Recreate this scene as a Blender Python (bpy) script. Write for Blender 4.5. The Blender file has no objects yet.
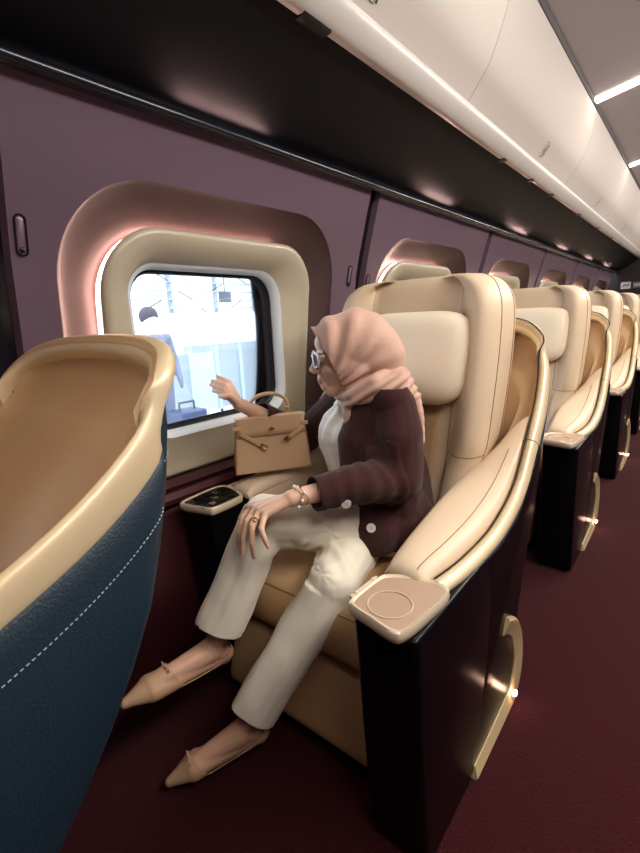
import bpy, bmesh, math, random
import numpy as np
from mathutils import Vector, Matrix, noise as mnoise
random.seed(7)
SC = bpy.context.scene
COL = SC.collection
PI = math.pi

# ---------------------------------------------------------------- camera frame
FPX = 460.0; CX, CY = 320.0, 426.5
CAM = np.array([0, 0, 1.15])
def _cam():
    vy = np.array([700 - CX, 302 - CY, FPX]); Y = vy / np.linalg.norm(vy)
    roll = 0.048
    dy = -(FPX * FPX) / (roll * vy[0] + vy[1])
    D = np.array([dy * roll, dy, FPX]); D /= np.linalg.norm(D)
    Z = -D
    X = np.cross(Y, Z)
    return np.stack([X, Y, Z])
RM = _cam()
def PX(u, v, d):                       # world point seen along a direction at depth d (metres)
    return tuple(CAM + RM @ np.array([(u - CX) / FPX * d, (v - CY) / FPX * d, d]))

# ---------------------------------------------------------------- materials
def lin(c):
    return tuple((x / 12.92 if x <= .04045 else ((x + .055) / 1.055) ** 2.4) for x in [k / 255 for k in c])
MATS = {}
def mat(name, rgb, rough=.5, metal=0., bump=0., bscale=200., var=0., vscale=6., coat=0., sheen=0., spec=.5,
        trans=0., alpha=1., sss=0., dark=None, weave=False):
    m = bpy.data.materials.new(name); m.use_nodes = True
    nt = m.node_tree; b = nt.nodes['Principled BSDF']
    c = lin(rgb)
    b.inputs['Base Color'].default_value = (*c, 1)
    b.inputs['Roughness'].default_value = rough
    b.inputs['Metallic'].default_value = metal
    b.inputs['Coat Weight'].default_value = coat
    b.inputs['Coat Roughness'].default_value = .12
    b.inputs['Sheen Weight'].default_value = sheen
    b.inputs['Specular IOR Level'].default_value = spec
    b.inputs['Transmission Weight'].default_value = trans
    b.inputs['Alpha'].default_value = alpha
    if sss:
        b.inputs['Subsurface Weight'].default_value = sss
        b.inputs['Subsurface Radius'].default_value = (.02, .008, .004)
        b.inputs['Subsurface Scale'].default_value = .5
    tc = nt.nodes.new('ShaderNodeTexCoord')
    if var:
        n = nt.nodes.new('ShaderNodeTexNoise'); n.inputs['Scale'].default_value = vscale
        n.inputs['Detail'].default_value = 5
        nt.links.new(tc.outputs['Object'], n.inputs['Vector'])
        r = nt.nodes.new('ShaderNodeMapRange')
        r.inputs['From Min'].default_value = .3; r.inputs['From Max'].default_value = .7
        nt.links.new(n.outputs['Fac'], r.inputs['Value'])
        mx = nt.nodes.new('ShaderNodeMix'); mx.data_type = 'RGBA'
        d = lin(dark) if dark else tuple(x * (1 - var) for x in c)
        mx.inputs[6].default_value = (*d, 1); mx.inputs[7].default_value = (*c, 1)
        nt.links.new(r.outputs['Result'], mx.inputs[0])
        nt.links.new(mx.outputs[2], b.inputs['Base Color'])
    if bump:
        if weave:
            n2 = nt.nodes.new('ShaderNodeTexVoronoi')
            out = n2.outputs['Distance']
        else:
            n2 = nt.nodes.new('ShaderNodeTexNoise'); n2.inputs['Detail'].default_value = 3
            out = n2.outputs['Fac']
        n2.inputs['Scale'].default_value = bscale
        nt.links.new(tc.outputs['Object'], n2.inputs['Vector'])
        bp = nt.nodes.new('ShaderNodeBump'); bp.inputs['Strength'].default_value = bump
        bp.inputs['Distance'].default_value = .002
        nt.links.new(out, bp.inputs['Height'])
        nt.links.new(bp.outputs['Normal'], b.inputs['Normal'])
    MATS[name] = m
    return m
def emat(name, rgb, strength):
    m = bpy.data.materials.new(name); m.use_nodes = True
    b = m.node_tree.nodes['Principled BSDF']
    b.inputs['Base Color'].default_value = (*lin(rgb), 1)
    b.inputs['Emission Color'].default_value = (*lin(rgb), 1)
    b.inputs['Emission Strength'].default_value = strength
    MATS[name] = m
    return m
mat('leather', (222, 198, 168), .42, bump=.25, bscale=420, var=.05, vscale=5)
mat('leather_tan', (196, 160, 118), .45, bump=.25, bscale=420, var=.08, vscale=5)
mat('leather_seat', (186, 150, 108), .45, bump=.25, bscale=420, var=.08, vscale=5)
mat('pillow', (246, 230, 204), .55, bump=.2, bscale=500, sheen=.2)
mat('rim', (220, 198, 160), .36, metal=.15, coat=.25)
mat('tray_frame', (226, 208, 180), .3, metal=.25, coat=.4)
mat('tray_inlay', (190, 160, 138), .38, metal=.1, coat=.2, var=.04)
mat('navy', (22, 44, 58), .46, bump=.5, bscale=260, var=.15, vscale=9)
mat('stitch', (150, 170, 182), .7)
mat('gloss_black', (4, 5, 8), .3, coat=.05, spec=.2)
mat('matte_black', (10, 10, 13), .5)
mat('kick', (206, 184, 140), .35, metal=.2, coat=.3)
mat('seam', (138, 108, 76), .6)
mat('chrome', (225, 220, 212), .15, metal=1.)
mat('gold', (214, 178, 120), .22, metal=1.)
mat('wall', (114, 92, 107), .34, metal=.25, coat=.25, bump=.15, bscale=90, var=.07, vscale=3)
mat('recess', (88, 66, 66), .4, metal=.1, coat=.2)
mat('frame', (186, 174, 152), .38, coat=.3)
mat('reveal', (226, 232, 238), .35)
mat('maroon', (72, 24, 31), .6, bump=.2, bscale=200)
mat('rubber', (10, 12, 18), .35, coat=.3)
mat('rack_under', (9, 10, 18), .55, spec=.2, bump=.1, bscale=60)
mat('lip', (30, 30, 40), .25, metal=.4, coat=.4)
mat('bin', (206, 196, 188), .6, spec=.25)
mat('rail', (210, 203, 198), .38, metal=.05, coat=.2)
mat('ceiling', (196, 190, 196), .6, bump=.4, bscale=300)
mat('carpet', (64, 20, 26), .95, bump=1., bscale=260, var=.5, vscale=160, sheen=.05, spec=.1, weave=True)
mat('endwall', (26, 18, 22), .4, coat=.2)
mat('sign_white', (205, 200, 200), .5)
mat('sign_grey', (110, 102, 108), .5)
mat('print_dark', (60, 50, 56), .6)
mat('skin', (232, 188, 162), .5, sss=.15, var=.05, vscale=14)
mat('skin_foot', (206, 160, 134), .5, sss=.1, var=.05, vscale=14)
mat('lips', (196, 124, 112), .4)
mat('nail', (240, 196, 180), .2, coat=.6)
mat('hijab', (212, 170, 150), .72, sheen=.35, bump=.3, bscale=600, var=.06, vscale=8)
mat('cardigan', (64, 34, 34), .9, sheen=.12, bump=.7, bscale=520, var=.12, vscale=30, spec=.2)
mat('blouse', (240, 234, 224), .7, bump=.4, bscale=300, sheen=.2)
mat('trousers', (238, 228, 208), .62, sheen=.25, bump=.15, bscale=400)
mat('shoe', (188, 150, 118), .5, bump=.2, bscale=400)
mat('button', (236, 232, 222), .2, coat=.6)
mat('bag', (212, 174, 136), .45, bump=.25, bscale=500, var=.04)
mat('bag_edge', (176, 134, 98), .5)
mat('glasses', (236, 230, 224), .15, coat=.8)
mat('lens', (52, 36, 44), .5, spec=.05)
mat('white_plastic', (238, 236, 232), .4)
mat('ext_white', (206, 213, 222), .5)
mat('ext_grey', (140, 150, 160), .6, var=.2, vscale=1.2)
mat('ext_dark', (60, 68, 78), .6)
mat('ext_blue', (44, 54, 84), .5)
mat('ext_teal', (158, 180, 186), .5)
mat('ext_floor', (196, 198, 200), .8, var=.1, vscale=3)
mat('ext_cloth', (96, 104, 124), .8)
mat('ext_hair', (52, 48, 60), .7)
emat('led_cabin', (255, 244, 226), 9.)
emat('led_pink', (255, 205, 190), 11.)
emat('led_rack', (255, 206, 196), 80.)
emat('foot_light', (255, 200, 170), 22.)
def glass_mat():
    m = bpy.data.materials.new('window_glass'); m.use_nodes = True
    nt = m.node_tree; nt.nodes.clear()
    o = nt.nodes.new('ShaderNodeOutputMaterial'); t = nt.nodes.new('ShaderNodeBsdfTransparent')
    g = nt.nodes.new('ShaderNodeBsdfGlossy'); g.inputs['Roughness'].default_value = .02
    f = nt.nodes.new('ShaderNodeFresnel'); f.inputs['IOR'].default_value = 1.45
    mx = nt.nodes.new('ShaderNodeMixShader')
    t.inputs['Color'].default_value = (.93, .97, 1., 1)
    nt.links.new(f.outputs[0], mx.inputs[0]); nt.links.new(t.outputs[0], mx.inputs[1]); nt.links.new(g.outputs[0], mx.inputs[2])
    nt.links.new(mx.outputs[0], o.inputs['Surface'])
    MATS['glass'] = m
glass_mat()

# ---------------------------------------------------------------- mesh helpers
class MB:
    def __init__(s): s.v = []; s.f = []
    def add(s, vs, fs):
        b = len(s.v); s.v += [tuple(map(float, p)) for p in vs]; s.f += [tuple(i + b for i in q) for q in fs]
        return s
    def grid(s, rows, closeu=False, closev=False, cap0=False, cap1=False):
        n, m = len(rows), len(rows[0]); vs = [p for r in rows for p in r]; fs = []
        for i in range(n if closeu else n - 1):
            for j in range(m if closev else m - 1):
                a = i * m + j; b = i * m + (j + 1) % m; c = ((i + 1) % n) * m + (j + 1) % m; d = ((i + 1) % n) * m + j
                fs.append((a, b, c, d))
        if cap0: fs.append(tuple(range(m - 1, -1, -1)))
        if cap1: fs.append(tuple((n - 1) * m + j for j in range(m)))
        return s.add(vs, fs)
    def box(s, x0, x1, y0, y1, z0, z1):
        vs = [(x, y, z) for x in (x0, x1) for y in (y0, y1) for z in (z0, z1)]
        return s.add(vs, [(0, 1, 3, 2), (4, 6, 7, 5), (0, 4, 5, 1), (2, 3, 7, 6), (0, 2, 6, 4), (1, 5, 7, 3)])
    def prism(s, poly, axis, a, b):        # polygon of the two other axes, extruded along axis
        def P(p, t):
            q = list(p); q.insert(axis, t); return tuple(q)
        n = len(poly); vs = [P(p, a) for p in poly] + [P(p, b) for p in poly]
        return s.add(vs, [tuple(range(n - 1, -1, -1)), tuple(range(n, 2 * n))] + [(i, (i + 1) % n, (i + 1) % n + n, i + n) for i in range(n)])
    def tube(s, pts, r, n=8, closed=False, cap=True):
        pts = [np.array(p, float) for p in pts]; N = len(pts)
        rs = r if isinstance(r, (list, tuple)) else [r] * N
        rows = []; prev = None
        for i in range(N):
            a = pts[(i - 1) % N] if (closed or i > 0) else pts[i]; b = pts[(i + 1) % N] if (closed or i < N - 1) else pts[i]
            t = b - a; t = t / (np.linalg.norm(t) + 1e-12)
            if prev is None:
                up = np.array([0, 0, 1.]) if abs(t[2]) < .9 else np.array([1., 0, 0])
                u = np.cross(t, up)
            else:
                u = prev - t * np.dot(prev, t)
            u /= (np.linalg.norm(u) + 1e-12); prev = u; w = np.cross(t, u)
            rows.append([pts[i] + rs[i] * (math.cos(2 * PI * k / n) * u + math.sin(2 * PI * k / n) * w) for k in range(n)])
        return s.grid(rows, closeu=closed, closev=True, cap0=cap and not closed, cap1=cap and not closed)
    def ball(s, c, r, n=12, rot=None):
        r = np.array(r if hasattr(r, '__len__') else (r, r, r), float); rows = []
        for i in range(n + 1):
            th = PI * i / n; rr = []
            for k in range(2 * n):
                ph = PI * k / n
                p = np.array([math.sin(th) * math.cos(ph), math.sin(th) * math.sin(ph), math.cos(th)]) * r
                if i in (0, n): p = np.array([0, 0, r[2] * (1 if i == 0 else -1)])
                if rot is not None: p = rot @ p
                rr.append(p + np.array(c))
            rows.append(rr)
        return s.grid(rows, closev=True)
    def cone(s, a, b, ra, rb, n=16):
        return s.tube([a, b], [ra, rb], n=n)
    def mesh(s, name, weld=1e-6, bevel=0, bseg=2, recalc=True):
        me = bpy.data.meshes.new(name); bm = bmesh.new()
        vs = [bm.verts.new(p) for p in s.v]
        for q in s.f:
            try: bm.faces.new([vs[i] for i in q])
            except ValueError: pass
        if weld: bmesh.ops.remove_doubles(bm, verts=bm.verts, dist=weld)
        bmesh.ops.dissolve_degenerate(bm, dist=1e-7, edges=bm.edges)
        if bevel:
            es = [e for e in bm.edges if len(e.link_faces) == 2 and e.calc_face_angle(0) > .5]
            bmesh.ops.bevel(bm, geom=es, offset=bevel, segments=bseg, profile=.6, affect='EDGES', clamp_overlap=True)
        if recalc: bmesh.ops.recalc_face_normals(bm, faces=bm.faces)
        bm.to_mesh(me); bm.free(); return me
    def build(s, name, m, parent=None, smooth=True, angle=40, **k):
        return link(name, s.mesh(name, **k), m, parent, smooth, angle)
def shade(me, angle=40):
    me.polygons.foreach_set('use_smooth', [True] * len(me.polygons))
    try: me.set_sharp_from_angle(angle=math.radians(angle))
    except Exception: pass
def link(name, me, m, parent=None, smooth=True, angle=40):
    o = bpy.data.objects.new(name, me); COL.objects.link(o)
    if m:
        me.materials.append(MATS[m] if isinstance(m, str) else m)
    if smooth: shade(me, angle)
    if parent: o.parent = parent
    return o
def tag(o, label=None, cat=None, group=None, kind=None):
    if label: o['label'] = label
    if cat: o['category'] = cat
    if group: o['group'] = group
    if kind: o['kind'] = kind
    return o
def empty(name, loc=(0, 0, 0), rz=0, **k):
    o = bpy.data.objects.new(name, None); COL.objects.link(o); o.empty_display_size = .1
    o.location = loc; o.rotation_euler = (0, 0, rz); return tag(o, **k)
def copy_tree(o, parent=None):
    c = o.copy(); COL.objects.link(c)
    if parent: c.parent = parent
    for ch in list(o.children): copy_tree(ch, c)
    return c
def cat_rom(ctrl, n, closed=False):
    P = np.array(ctrl, float); N = len(P); out = []
    segs = N if closed else N - 1
    for i in range(segs):
        g = lambda k: P[k % N] if closed else P[min(max(k, 0), N - 1)]
        p0, p1, p2, p3 = g(i - 1), g(i), g(i + 1), g(i + 2)
        for j in range(n):
            t = j / n
            out.append(.5 * ((2 * p1) + (-p0 + p2) * t + (2 * p0 - 5 * p1 + 4 * p2 - p3) * t * t + (-p0 + 3 * p1 - 3 * p2 + p3) * t ** 3))
    if not closed: out.append(P[-1])
    return out
def rrect(a0, a1, b0, b1, r, n=8):        # rounded rectangle outline
    out = []
    for (ca, cb, s) in ((a1 - r, b1 - r, 0), (a0 + r, b1 - r, 1), (a0 + r, b0 + r, 2), (a1 - r, b0 + r, 3)):
        for k in range(n + 1):
            t = PI / 2 * (s + k / n); out.append((ca + r * math.cos(t), cb + r * math.sin(t)))
    return out
# ---- organic union: shapes fused by voxel remesh, then displaced
def fuse(mb, voxel, smooth=6, factor=.5):
    me = mb.mesh('tmp', weld=1e-7)
    o = bpy.data.objects.new('tmp', me); COL.objects.link(o)
    r = o.modifiers.new('r', 'REMESH'); r.mode = 'VOXEL'; r.voxel_size = voxel; r.adaptivity = 0
    if smooth:
        s = o.modifiers.new('s', 'SMOOTH'); s.factor = factor; s.iterations = smooth
    dg = bpy.context.evaluated_depsgraph_get(); dg.update()
    me2 = bpy.data.meshes.new_from_object(o.evaluated_get(dg))
    bpy.data.objects.remove(o); bpy.data.meshes.remove(me)
    return me2
def coords(me):
    a = np.empty(len(me.vertices) * 3); me.vertices.foreach_get('co', a); return a.reshape(-1, 3)
def normals(me):
    a = np.empty(len(me.vertices) * 3); me.vertex_normals.foreach_get('vector', a); return a.reshape(-1, 3)
def setco(me, a):
    me.vertices.foreach_set('co', np.ascontiguousarray(a).ravel()); me.update()
def cutmesh(me, planes, thick=0):         # each plane (co, no): what lies on the no side goes
    bm = bmesh.new(); bm.from_mesh(me)
    for co, no in planes:
        bmesh.ops.bisect_plane(bm, geom=bm.verts[:] + bm.edges[:] + bm.faces[:], plane_co=co, plane_no=no, clear_outer=True)
    bm.to_mesh(me); bm.free(); return me
def solid(o, t):
    s = o.modifiers.new('thickness', 'SOLIDIFY'); s.thickness = t; s.offset = -1; return o

# ================================================================ THE CARRIAGE
WP = 1.43; W0 = .385                       # window pitch, first panel seam
YB, YE = -1.3, 9.4
def wx(z):                                 # inner face of the side wall
    pts = [(-.1, -1.285), (.66, -1.285), (1.0, -1.262), (1.2, -1.235), (1.4, -1.19), (1.6, -1.135), (1.72, -1.095)]
    return float(np.interp(z, [p[0] for p in pts], [p[1] for p in pts]))
Z0, Z1 = .655, 1.69
def wall_panels():
    mb = MB(); rc = MB()
    for k in range(-1, 6):
        y0 = W0 + k * WP + .036; y1 = y0 + WP - .072; yc = W0 + k * WP + .665
        hole = rrect(yc - .535, yc + .56, .60, 1.525, .25, 12)
        n = len(hole)
        ccy, ccz = (y0 + y1) / 2, 1.1
        outer = []
        for (y, z) in hole:
            dy, dz = y - ccy, z - ccz
            t = 1e9
            if dy > 1e-9: t = min(t, (y1 - ccy) / dy)
            if dy < -1e-9: t = min(t, (y0 - ccy) / dy)
            if dz > 1e-9: t = min(t, (Z1 - ccz) / dz)
            if dz < -1e-9: t = min(t, (.56 - ccz) / dz)
            outer.append((ccy + dy * t, ccz + dz * t))
        # put exact corners in
        for (py, pz) in ((y0, Z1), (y1, Z1), (y0, .56), (y1, .56)):
            i = min(range(n), key=lambda q: (outer[q][0] - py) ** 2 + (outer[q][1] - pz) ** 2); outer[i] = (py, pz)
        rows = []
        for t in np.linspace(0, 1, 7):
            rows.append([(wx(o[1] * t + h[1] * (1 - t)), o[0] * t + h[0] * (1 - t), o[1] * t + h[1] * (1 - t)) for h, o in zip(hole, outer)])
        mb.grid(rows, closev=True)
        edge = [(p[0] - .03, p[1] + (.006 if p[1] > ccy else -.006), p[2]) for p in rows[-1]]
        mb.grid([rows[-1], edge], closev=True)
        # recess: rolls over the lip and slopes in to the window frame
        inn = rrect(yc - .395, yc + .45, .66, 1.415, .17, 12)
        rr = []
        for t, dx in ((0, 0), (.02, .004), (.06, .012), (.3, .04), (.7, .075), (1, .09), (1.25, .095)):
            rr.append([(wx(h[1]) * (1 - min(t, 1)) + wx(i_[1]) * min(t, 1) - dx, h[0] * (1 - t) + i_[0] * t, h[1] * (1 - t) + i_[1] * t) for h, i_ in zip(hole, inn)])
        rc.grid(rr, closev=True)
    w = mb.build('wall_left', 'wall', angle=50); tag(w, kind='structure')
    r = rc.build('recess', 'recess', w, angle=60)
    # dark backing behind the seams
    b = MB(); b.prism([(wx(z) - .034, z) for z in np.linspace(.56, 1.72, 12)] + [(wx(z) - .05, z) for z in np.linspace(1.72, .56, 12)], 1, YB, .0)
    b = MB()
    for k in range(-1, 7):
        ys = W0 + k * WP
        rows = [[(wx(z) - .022, ys - .048, z), (wx(z) - .03, ys - .02, z), (wx(z) - .03, ys + .02, z), (wx(z) - .022, ys + .048, z)] for z in np.linspace(.56, 1.7, 12)]
        b.grid(rows)
    b.build('seam_channel', 'lip', w)
wall_panels()
lw = MB(); lw.box(-1.33, -1.262, YB, YE, -.02, .60)
tag(lw.build('wall_lower', 'maroon', bevel=.01), kind='structure')
ld = MB(); ld.prism([(-1.30, .600), (-1.235, .604), (-1.228, .622), (-1.238, .640), (-1.30, .648)], 1, YB, YE)
tag(ld.build('trim_1', 'maroon'), kind='structure')
ld = MB(); ld.prism([(-1.30, .648), (-1.245, .650), (-1.24, .658), (-1.30, .664)], 1, YB, YE)
tag(ld.build('trim_2', 'maroon'), kind='structure')
fl = MB(); fl.box(-1.3, 2.2, YB, YE, -.06, 0)
tag(fl.build('floor', 'carpet', smooth=False), kind='structure')
# outer skin of the car, with window openings
sk = MB(); XO = -1.352
ys = [YB] + sum([[W0 + k * WP + .665 - .36, W0 + k * WP + .665 + .36] for k in range(-1, 6)], []) + [YE]
for i in range(0, len(ys), 2):
    sk.box(XO - .03, XO, ys[i], ys[i + 1], -.3, 1.9)
for i in range(1, len(ys) - 1, 2):
    sk.box(XO - .03, XO, ys[i], ys[i + 1], -.3, .77); sk.box(XO - .03, XO, ys[i], ys[i + 1], 1.42, 1.9)
tag(sk.build('wall_outer', 'ext_white', smooth=False), kind='structure')

# ---- windows
def window(k):
    yc = W0 + k * WP + .665
    w = empty('window_%d' % (k + 2), (-1.3, yc, 1.06)); tag(w, kind='structure')
    ox, oy, oz = -1.3, yc, 1.06
    def ring(y0, y1, z0, z1, r, dx):
        out = []
        for y, z in rrect(y0, y1, z0 - oz, z1 - oz, r, 10):
            if z < z0 - oz + r + .001:         # nearly square lower corners
                cyy = y0 + r if y < 0 else y1 - r; czz = z0 - oz + r
                a, b = abs(y - cyy) / r, (czz - z) / r; q = (a ** 7 + b ** 7) ** (-1 / 7.) if a + b > 0 else 1
                y = cyy + math.copysign(a * q * r, y); z = czz - b * q * r
            out.append((wx(z + oz) + dx - ox, y, z))
        return out
    def flat(y0, y1, z0, z1, r, x):
        return [(x - ox, y, z) for y, z in rrect(y0, y1, z0 - oz, z1 - oz, r, 10)]
    A = (-.405, .458, .664, 1.425)
    m = MB()
    rows = [ring(A[0] + .012, A[1] - .012, A[2] + .012, A[3] - .012, .16, -.075),
            ring(*A, .175, -.052), ring(A[0] - .004, A[1] + .004, A[2] - .002, A[3] + .004, .18, -.040),
            ring(A[0] + .004, A[1] - .004, A[2] + .004, A[3] - .004, .175, -.030),
            ring(A[0] + .016, A[1] - .016, A[2] + .012, A[3] - .016, .165, -.026),
            ring(A[0] + .028, A[1] - .028, A[2] + .02, A[3] - .028, .16, -.030),
            ring(A[0] + .06, A[1] - .06, A[2] + .06, A[3] - .055, .14, -.036)]
    rows.append(flat(-.318, .318, .80, 1.34, .10, -1.288))
    m.grid(rows, closev=True)
    fr = m.build('window_frame', 'frame', w, angle=70)
    m = MB()
    m.grid([flat(-.318, .318, .80, 1.34, .10, -1.288), flat(-.306, .306, .812, 1.33, .095, -1.297), flat(-.300, .300, .82, 1.325, .09, -1.315),
            flat(-.298, .298, .822, 1.323, .09, -1.336)], closev=True)
    m.build('window_reveal', 'reveal', w, angle=70)
    m = MB()
    m.grid([flat(-.300, .300, .82, 1.325, .09, -1.326), flat(-.294, .292, .828, 1.320, .085, -1.321), flat(-.289, .286, .834, 1.317, .08, -1.326),
            flat(-.286, .282, .838, 1.314, .08, -1.345)], closev=True)
    m.build('window_gasket', 'rubber', w, angle=70)
    m = MB(); m.box(-.044, -.040, -.285, .285, .832 - oz, 1.314 - oz)
    m.build('window_pane', 'glass', w, smooth=False)
    # light strip tucked behind the lip of the frame, over the top and down the near side
    pts = [p for p in rrect(-.402, .454, .672 - oz, 1.418 - oz, .175, 10)]
    n = len(pts)
    sel = [(p[0], p[1]) for p in pts if p[1] > -.25]
    sel = [p for p in sel if p[0] < .3] + [(-.402, -.1), (-.402, -.2)]
    sel = sorted(set(sel), key=lambda p: math.atan2(p[1] + .3, p[0]))
    m = MB(); m.tube([(wx(z + oz) - .072 - ox, y, z) for y, z in sel], .0055, n=6)
    m.build('light_strip', 'led_pink', w)
for k in range(-1, 6): window(k)

# ---- coat hooks, oval slots moulded on the wall panels
def hook(y, z, label):
    x = wx(z); s = (wx(z + .03) - wx(z - .03)) / .06
    o = empty('coat_hook', (x, y, z)); tag(o, label, 'hook', 'oval folding hooks on the wall panels')
    pts = rrect(-.011, .011, -.042, .042, .0105, 6)
    m = MB(); m.tube([(.003 + s * b, a, b) for a, b in pts], .0022, n=6, closed=True)
    m.build('bezel', 'lip', o)
    m = MB(); pl = [(a * .8, b * .92) for a, b in pts]
    m.add([(.0015 + s * b, a, b) for a, b in pl] + [(.003 + s * b, a * .55, b * .78) for a, b in pts], [tuple(range(len(pl), 2 * len(pl)))] + [(i, (i + 1) % len(pl), (i + 1) % len(pl) + len(pl), i + len(pl)) for i in range(len(pl))])
    m.build('tongue', 'wall', o)
    m = MB(); m.ball((.004 - s * .03, 0, -.03), (.004, .006, .006), 6); m.build('catch', 'lip', o)
hook(W0 + .06, 1.365, 'oval folding hook on the mauve wall left of the big window')
hook(W0 + WP - .09, 1.33, 'small oval hook right of the big window beside the dark seam')
hook(W0 + WP + .06, 1.30, 'small oval hook on the second wall panel beside the dark seam')

# ---- overhead rack: lip, dark underside, white rail, luggage bins
m = MB(); m.prism([(-1.135, 1.680), (-1.125, 1.668), (-1.10, 1.660), (-1.080, 1.662), (-1.074, 1.672), (-1.078, 1.684), (-1.088, 1.687), (-1.094, 1.680)], 1, YB, YE)
tag(m.build('trim_3', 'lip', angle=60), kind='structure')
m = MB(); prof = [(-1.150, 1.702), (-1.10, 1.720), (-1.02, 1.760), (-.93, 1.824), (-.84, 1.888), (-.84, 1.96), (-1.15, 1.95)]
m.prism(prof, 1, YB, YE); tag(m.build('trim_4', 'rack_under', angle=25), kind='structure')
for k in range(-1, 6):
    yc = W0 + k * WP + .62
    m = MB(); m.box(-1.122, -1.104, yc - .15, yc + .17, 1.682, 1.687)
    tag(m.build('trim_5', 'led_rack', smooth=False), kind='structure')
m = MB(); rp = cat_rom([(-.845, 1.888), (-.835, 1.878), (-.815, 1.882), (-.795, 1.903), (-.780, 1.930), (-.782, 1.947), (-.80, 1.953), (-.84, 1.95)], 5, True)
m.prism([tuple(p) for p in rp], 1, YB, YE); tag(m.build('trim_6', 'rail', angle=60), kind='structure')
m = MB()
for y in (1.02, 2.52, 3.02, 3.50, 4.4, 5.3, 6.2):
    m.prism([(-.85, 1.872), (-.822, 1.874), (-.812, 1.892), (-.85, 1.892)], 1, y, y + (.11 if y < 1.5 else .05))
tag(m.build('trim_7', 'rubber', bevel=.002), kind='structure')
BP = 1.70; B0 = 1.98
bprof = cat_rom([(-.793, 1.952), (-.760, 1.995), (-.713, 2.06), (-.675, 2.15), (-.645, 2.25), (-.625, 2.345)], 5)
BINL = ['white curved luggage bin at the top of the picture, nearest the camera', 'white luggage bin second from the camera, with a printed seat sign low on its door',
        'third white luggage bin along the rack, beyond the one with the seat sign', 'fourth white luggage bin along the rack', 'fifth white luggage bin, last before the dark end wall']
for k in range(-1, 5):
    y0, y1 = B0 + (k - 1) * BP + .002, B0 + k * BP - .002
    if k == -1: continue
    b = empty('luggage_bin', (-.75, (y0 + y1) / 2, 1.94)); tag(b, BINL[k], 'luggage bin', 'white overhead luggage bins')
    cy = (y0 + y1) / 2
    m = MB(); poly = [(p[0] + .75, p[1] - 1.94) for p in bprof]
    m.prism([(-.08, .015), (-.3, .3)] + poly + [(-.3, .405)], 1, y0 - cy, y1 - cy); m.build('bin_door', 'bin', b, angle=30, bevel=0)
    # printed pictogram: outlined square with a seat mark
    def onface(z): return float(np.interp(z, [p[1] for p in bprof], [p[0] for p in bprof])) + .0015
    if k in (0, 1, 2, 3):
        yy = {0: 1.24, 1: 2.98, 2: 4.73, 3: 6.48}[k]; zz = 2.004
        s = .020
        def q(a, c): return (onface(zz + c) + .75, yy + a - cy, zz + c - 1.94)
        m = MB()
        def strip(a0, a1, c0, c1): m.add([q(a0, c0), q(a1, c0), q(a1, c1), q(a0, c1)], [(0, 1, 2, 3)])
        strip(-s, -s + .002, -.03, .03); strip(s - .002, s, -.03, .03); strip(-s, s, .028, .03); strip(-s, s, -.03, -.028)
        strip(-.004, .000, -.012, .018); strip(.003, .006, -.018, .004); strip(.024, .034, -.026, -.008); strip(.024, .034, -.004, .006); strip(.024, .034, .010, .022)
        m.build('printed_sign', 'print_dark', b, smooth=False)
# ceiling
m = MB()
cprof = cat_rom([(-.66, 2.352), (-.45, 2.392), (-.2, 2.435), (.15, 2.47), (.6, 2.46), (1.1, 2.4), (2.2, 2.3)], 5)
m.prism([tuple(p) for p in cprof] + [(2.2, 2.6), (-.8, 2.6)], 1, YB, YE); tag(m.build('ceiling', 'ceiling', angle=30), kind='structure')
m = MB(); m.prism([(-.66, 2.335), (-.622, 2.34), (-.612, 2.356), (-.66, 2.36)], 1, YB, YE); tag(m.build('trim_8', 'print_dark'), kind='structure')
for i, yc in enumerate([.02, 1.77, 3.52, 5.27, 7.02, 8.77]):
    m = MB(); rows = []
    for p in cprof[:26]:
        rows.append([(p[0], yc - .042, p[1] - .002), (p[0], yc - .034, p[1] - .010), (p[0], yc + .034, p[1] - .010), (p[0], yc + .042, p[1] - .002)])
    m.grid(rows)
    L = ['', '', 'bright white light strip across the ceiling, the nearer one in view', 'bright white light strip across the ceiling, the farther one in view', '', ''][i]
    o = m.build('ceiling_light', 'led_cabin'); tag(o, L or 'white light strip across the ceiling out of view', 'light', 'light strips across the ceiling')
# far side, end walls
m = MB(); m.box(2.2, 2.26, YB, YE, -.06, 2.6); tag(m.build('wall_right', 'wall', smooth=False), kind='structure')
m = MB(); m.box(-1.4, 2.26, YE, YE + .06, -.06, 2.6); tag(m.build('wall_end', 'endwall', smooth=False), kind='structure')
m = MB(); m.box(-1.4, 2.26, YB - .06, YB, -.06, 2.6); tag(m.build('wall_front', 'wall', smooth=False), kind='structure')
s = empty('door_sign', (-.99, YE - .005, 1.475)); tag(s, 'small white pictogram sign on the dark wall at the far end', 'sign')
m = MB(); pl = rrect(-.07, .07, -.055, .055, .015); m.prism(pl, 1, -.008, 0)
# local x,z polygon -> prism axis 1 inserts y
m.build('panel', 'sign_white', s)
m = MB(); m.tube([(-.04, -.01, -.015), (-.01, -.01, .012), (.02, -.01, -.005), (.05, -.01, .02)], .009, n=6); m.build('mark', 'print_dark', s)
m = MB(); m.prism(rrect(.10, .25, -.045, .045, .006), 1, -.008, 0); m.build('plate', 'sign_grey', s)
m = MB()
for i in range(4): m.box(.12 + i * .03, .135 + i * .03, -.011, -.007, -.02, .02)
m.build('lettering', 'sign_white', s)

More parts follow.
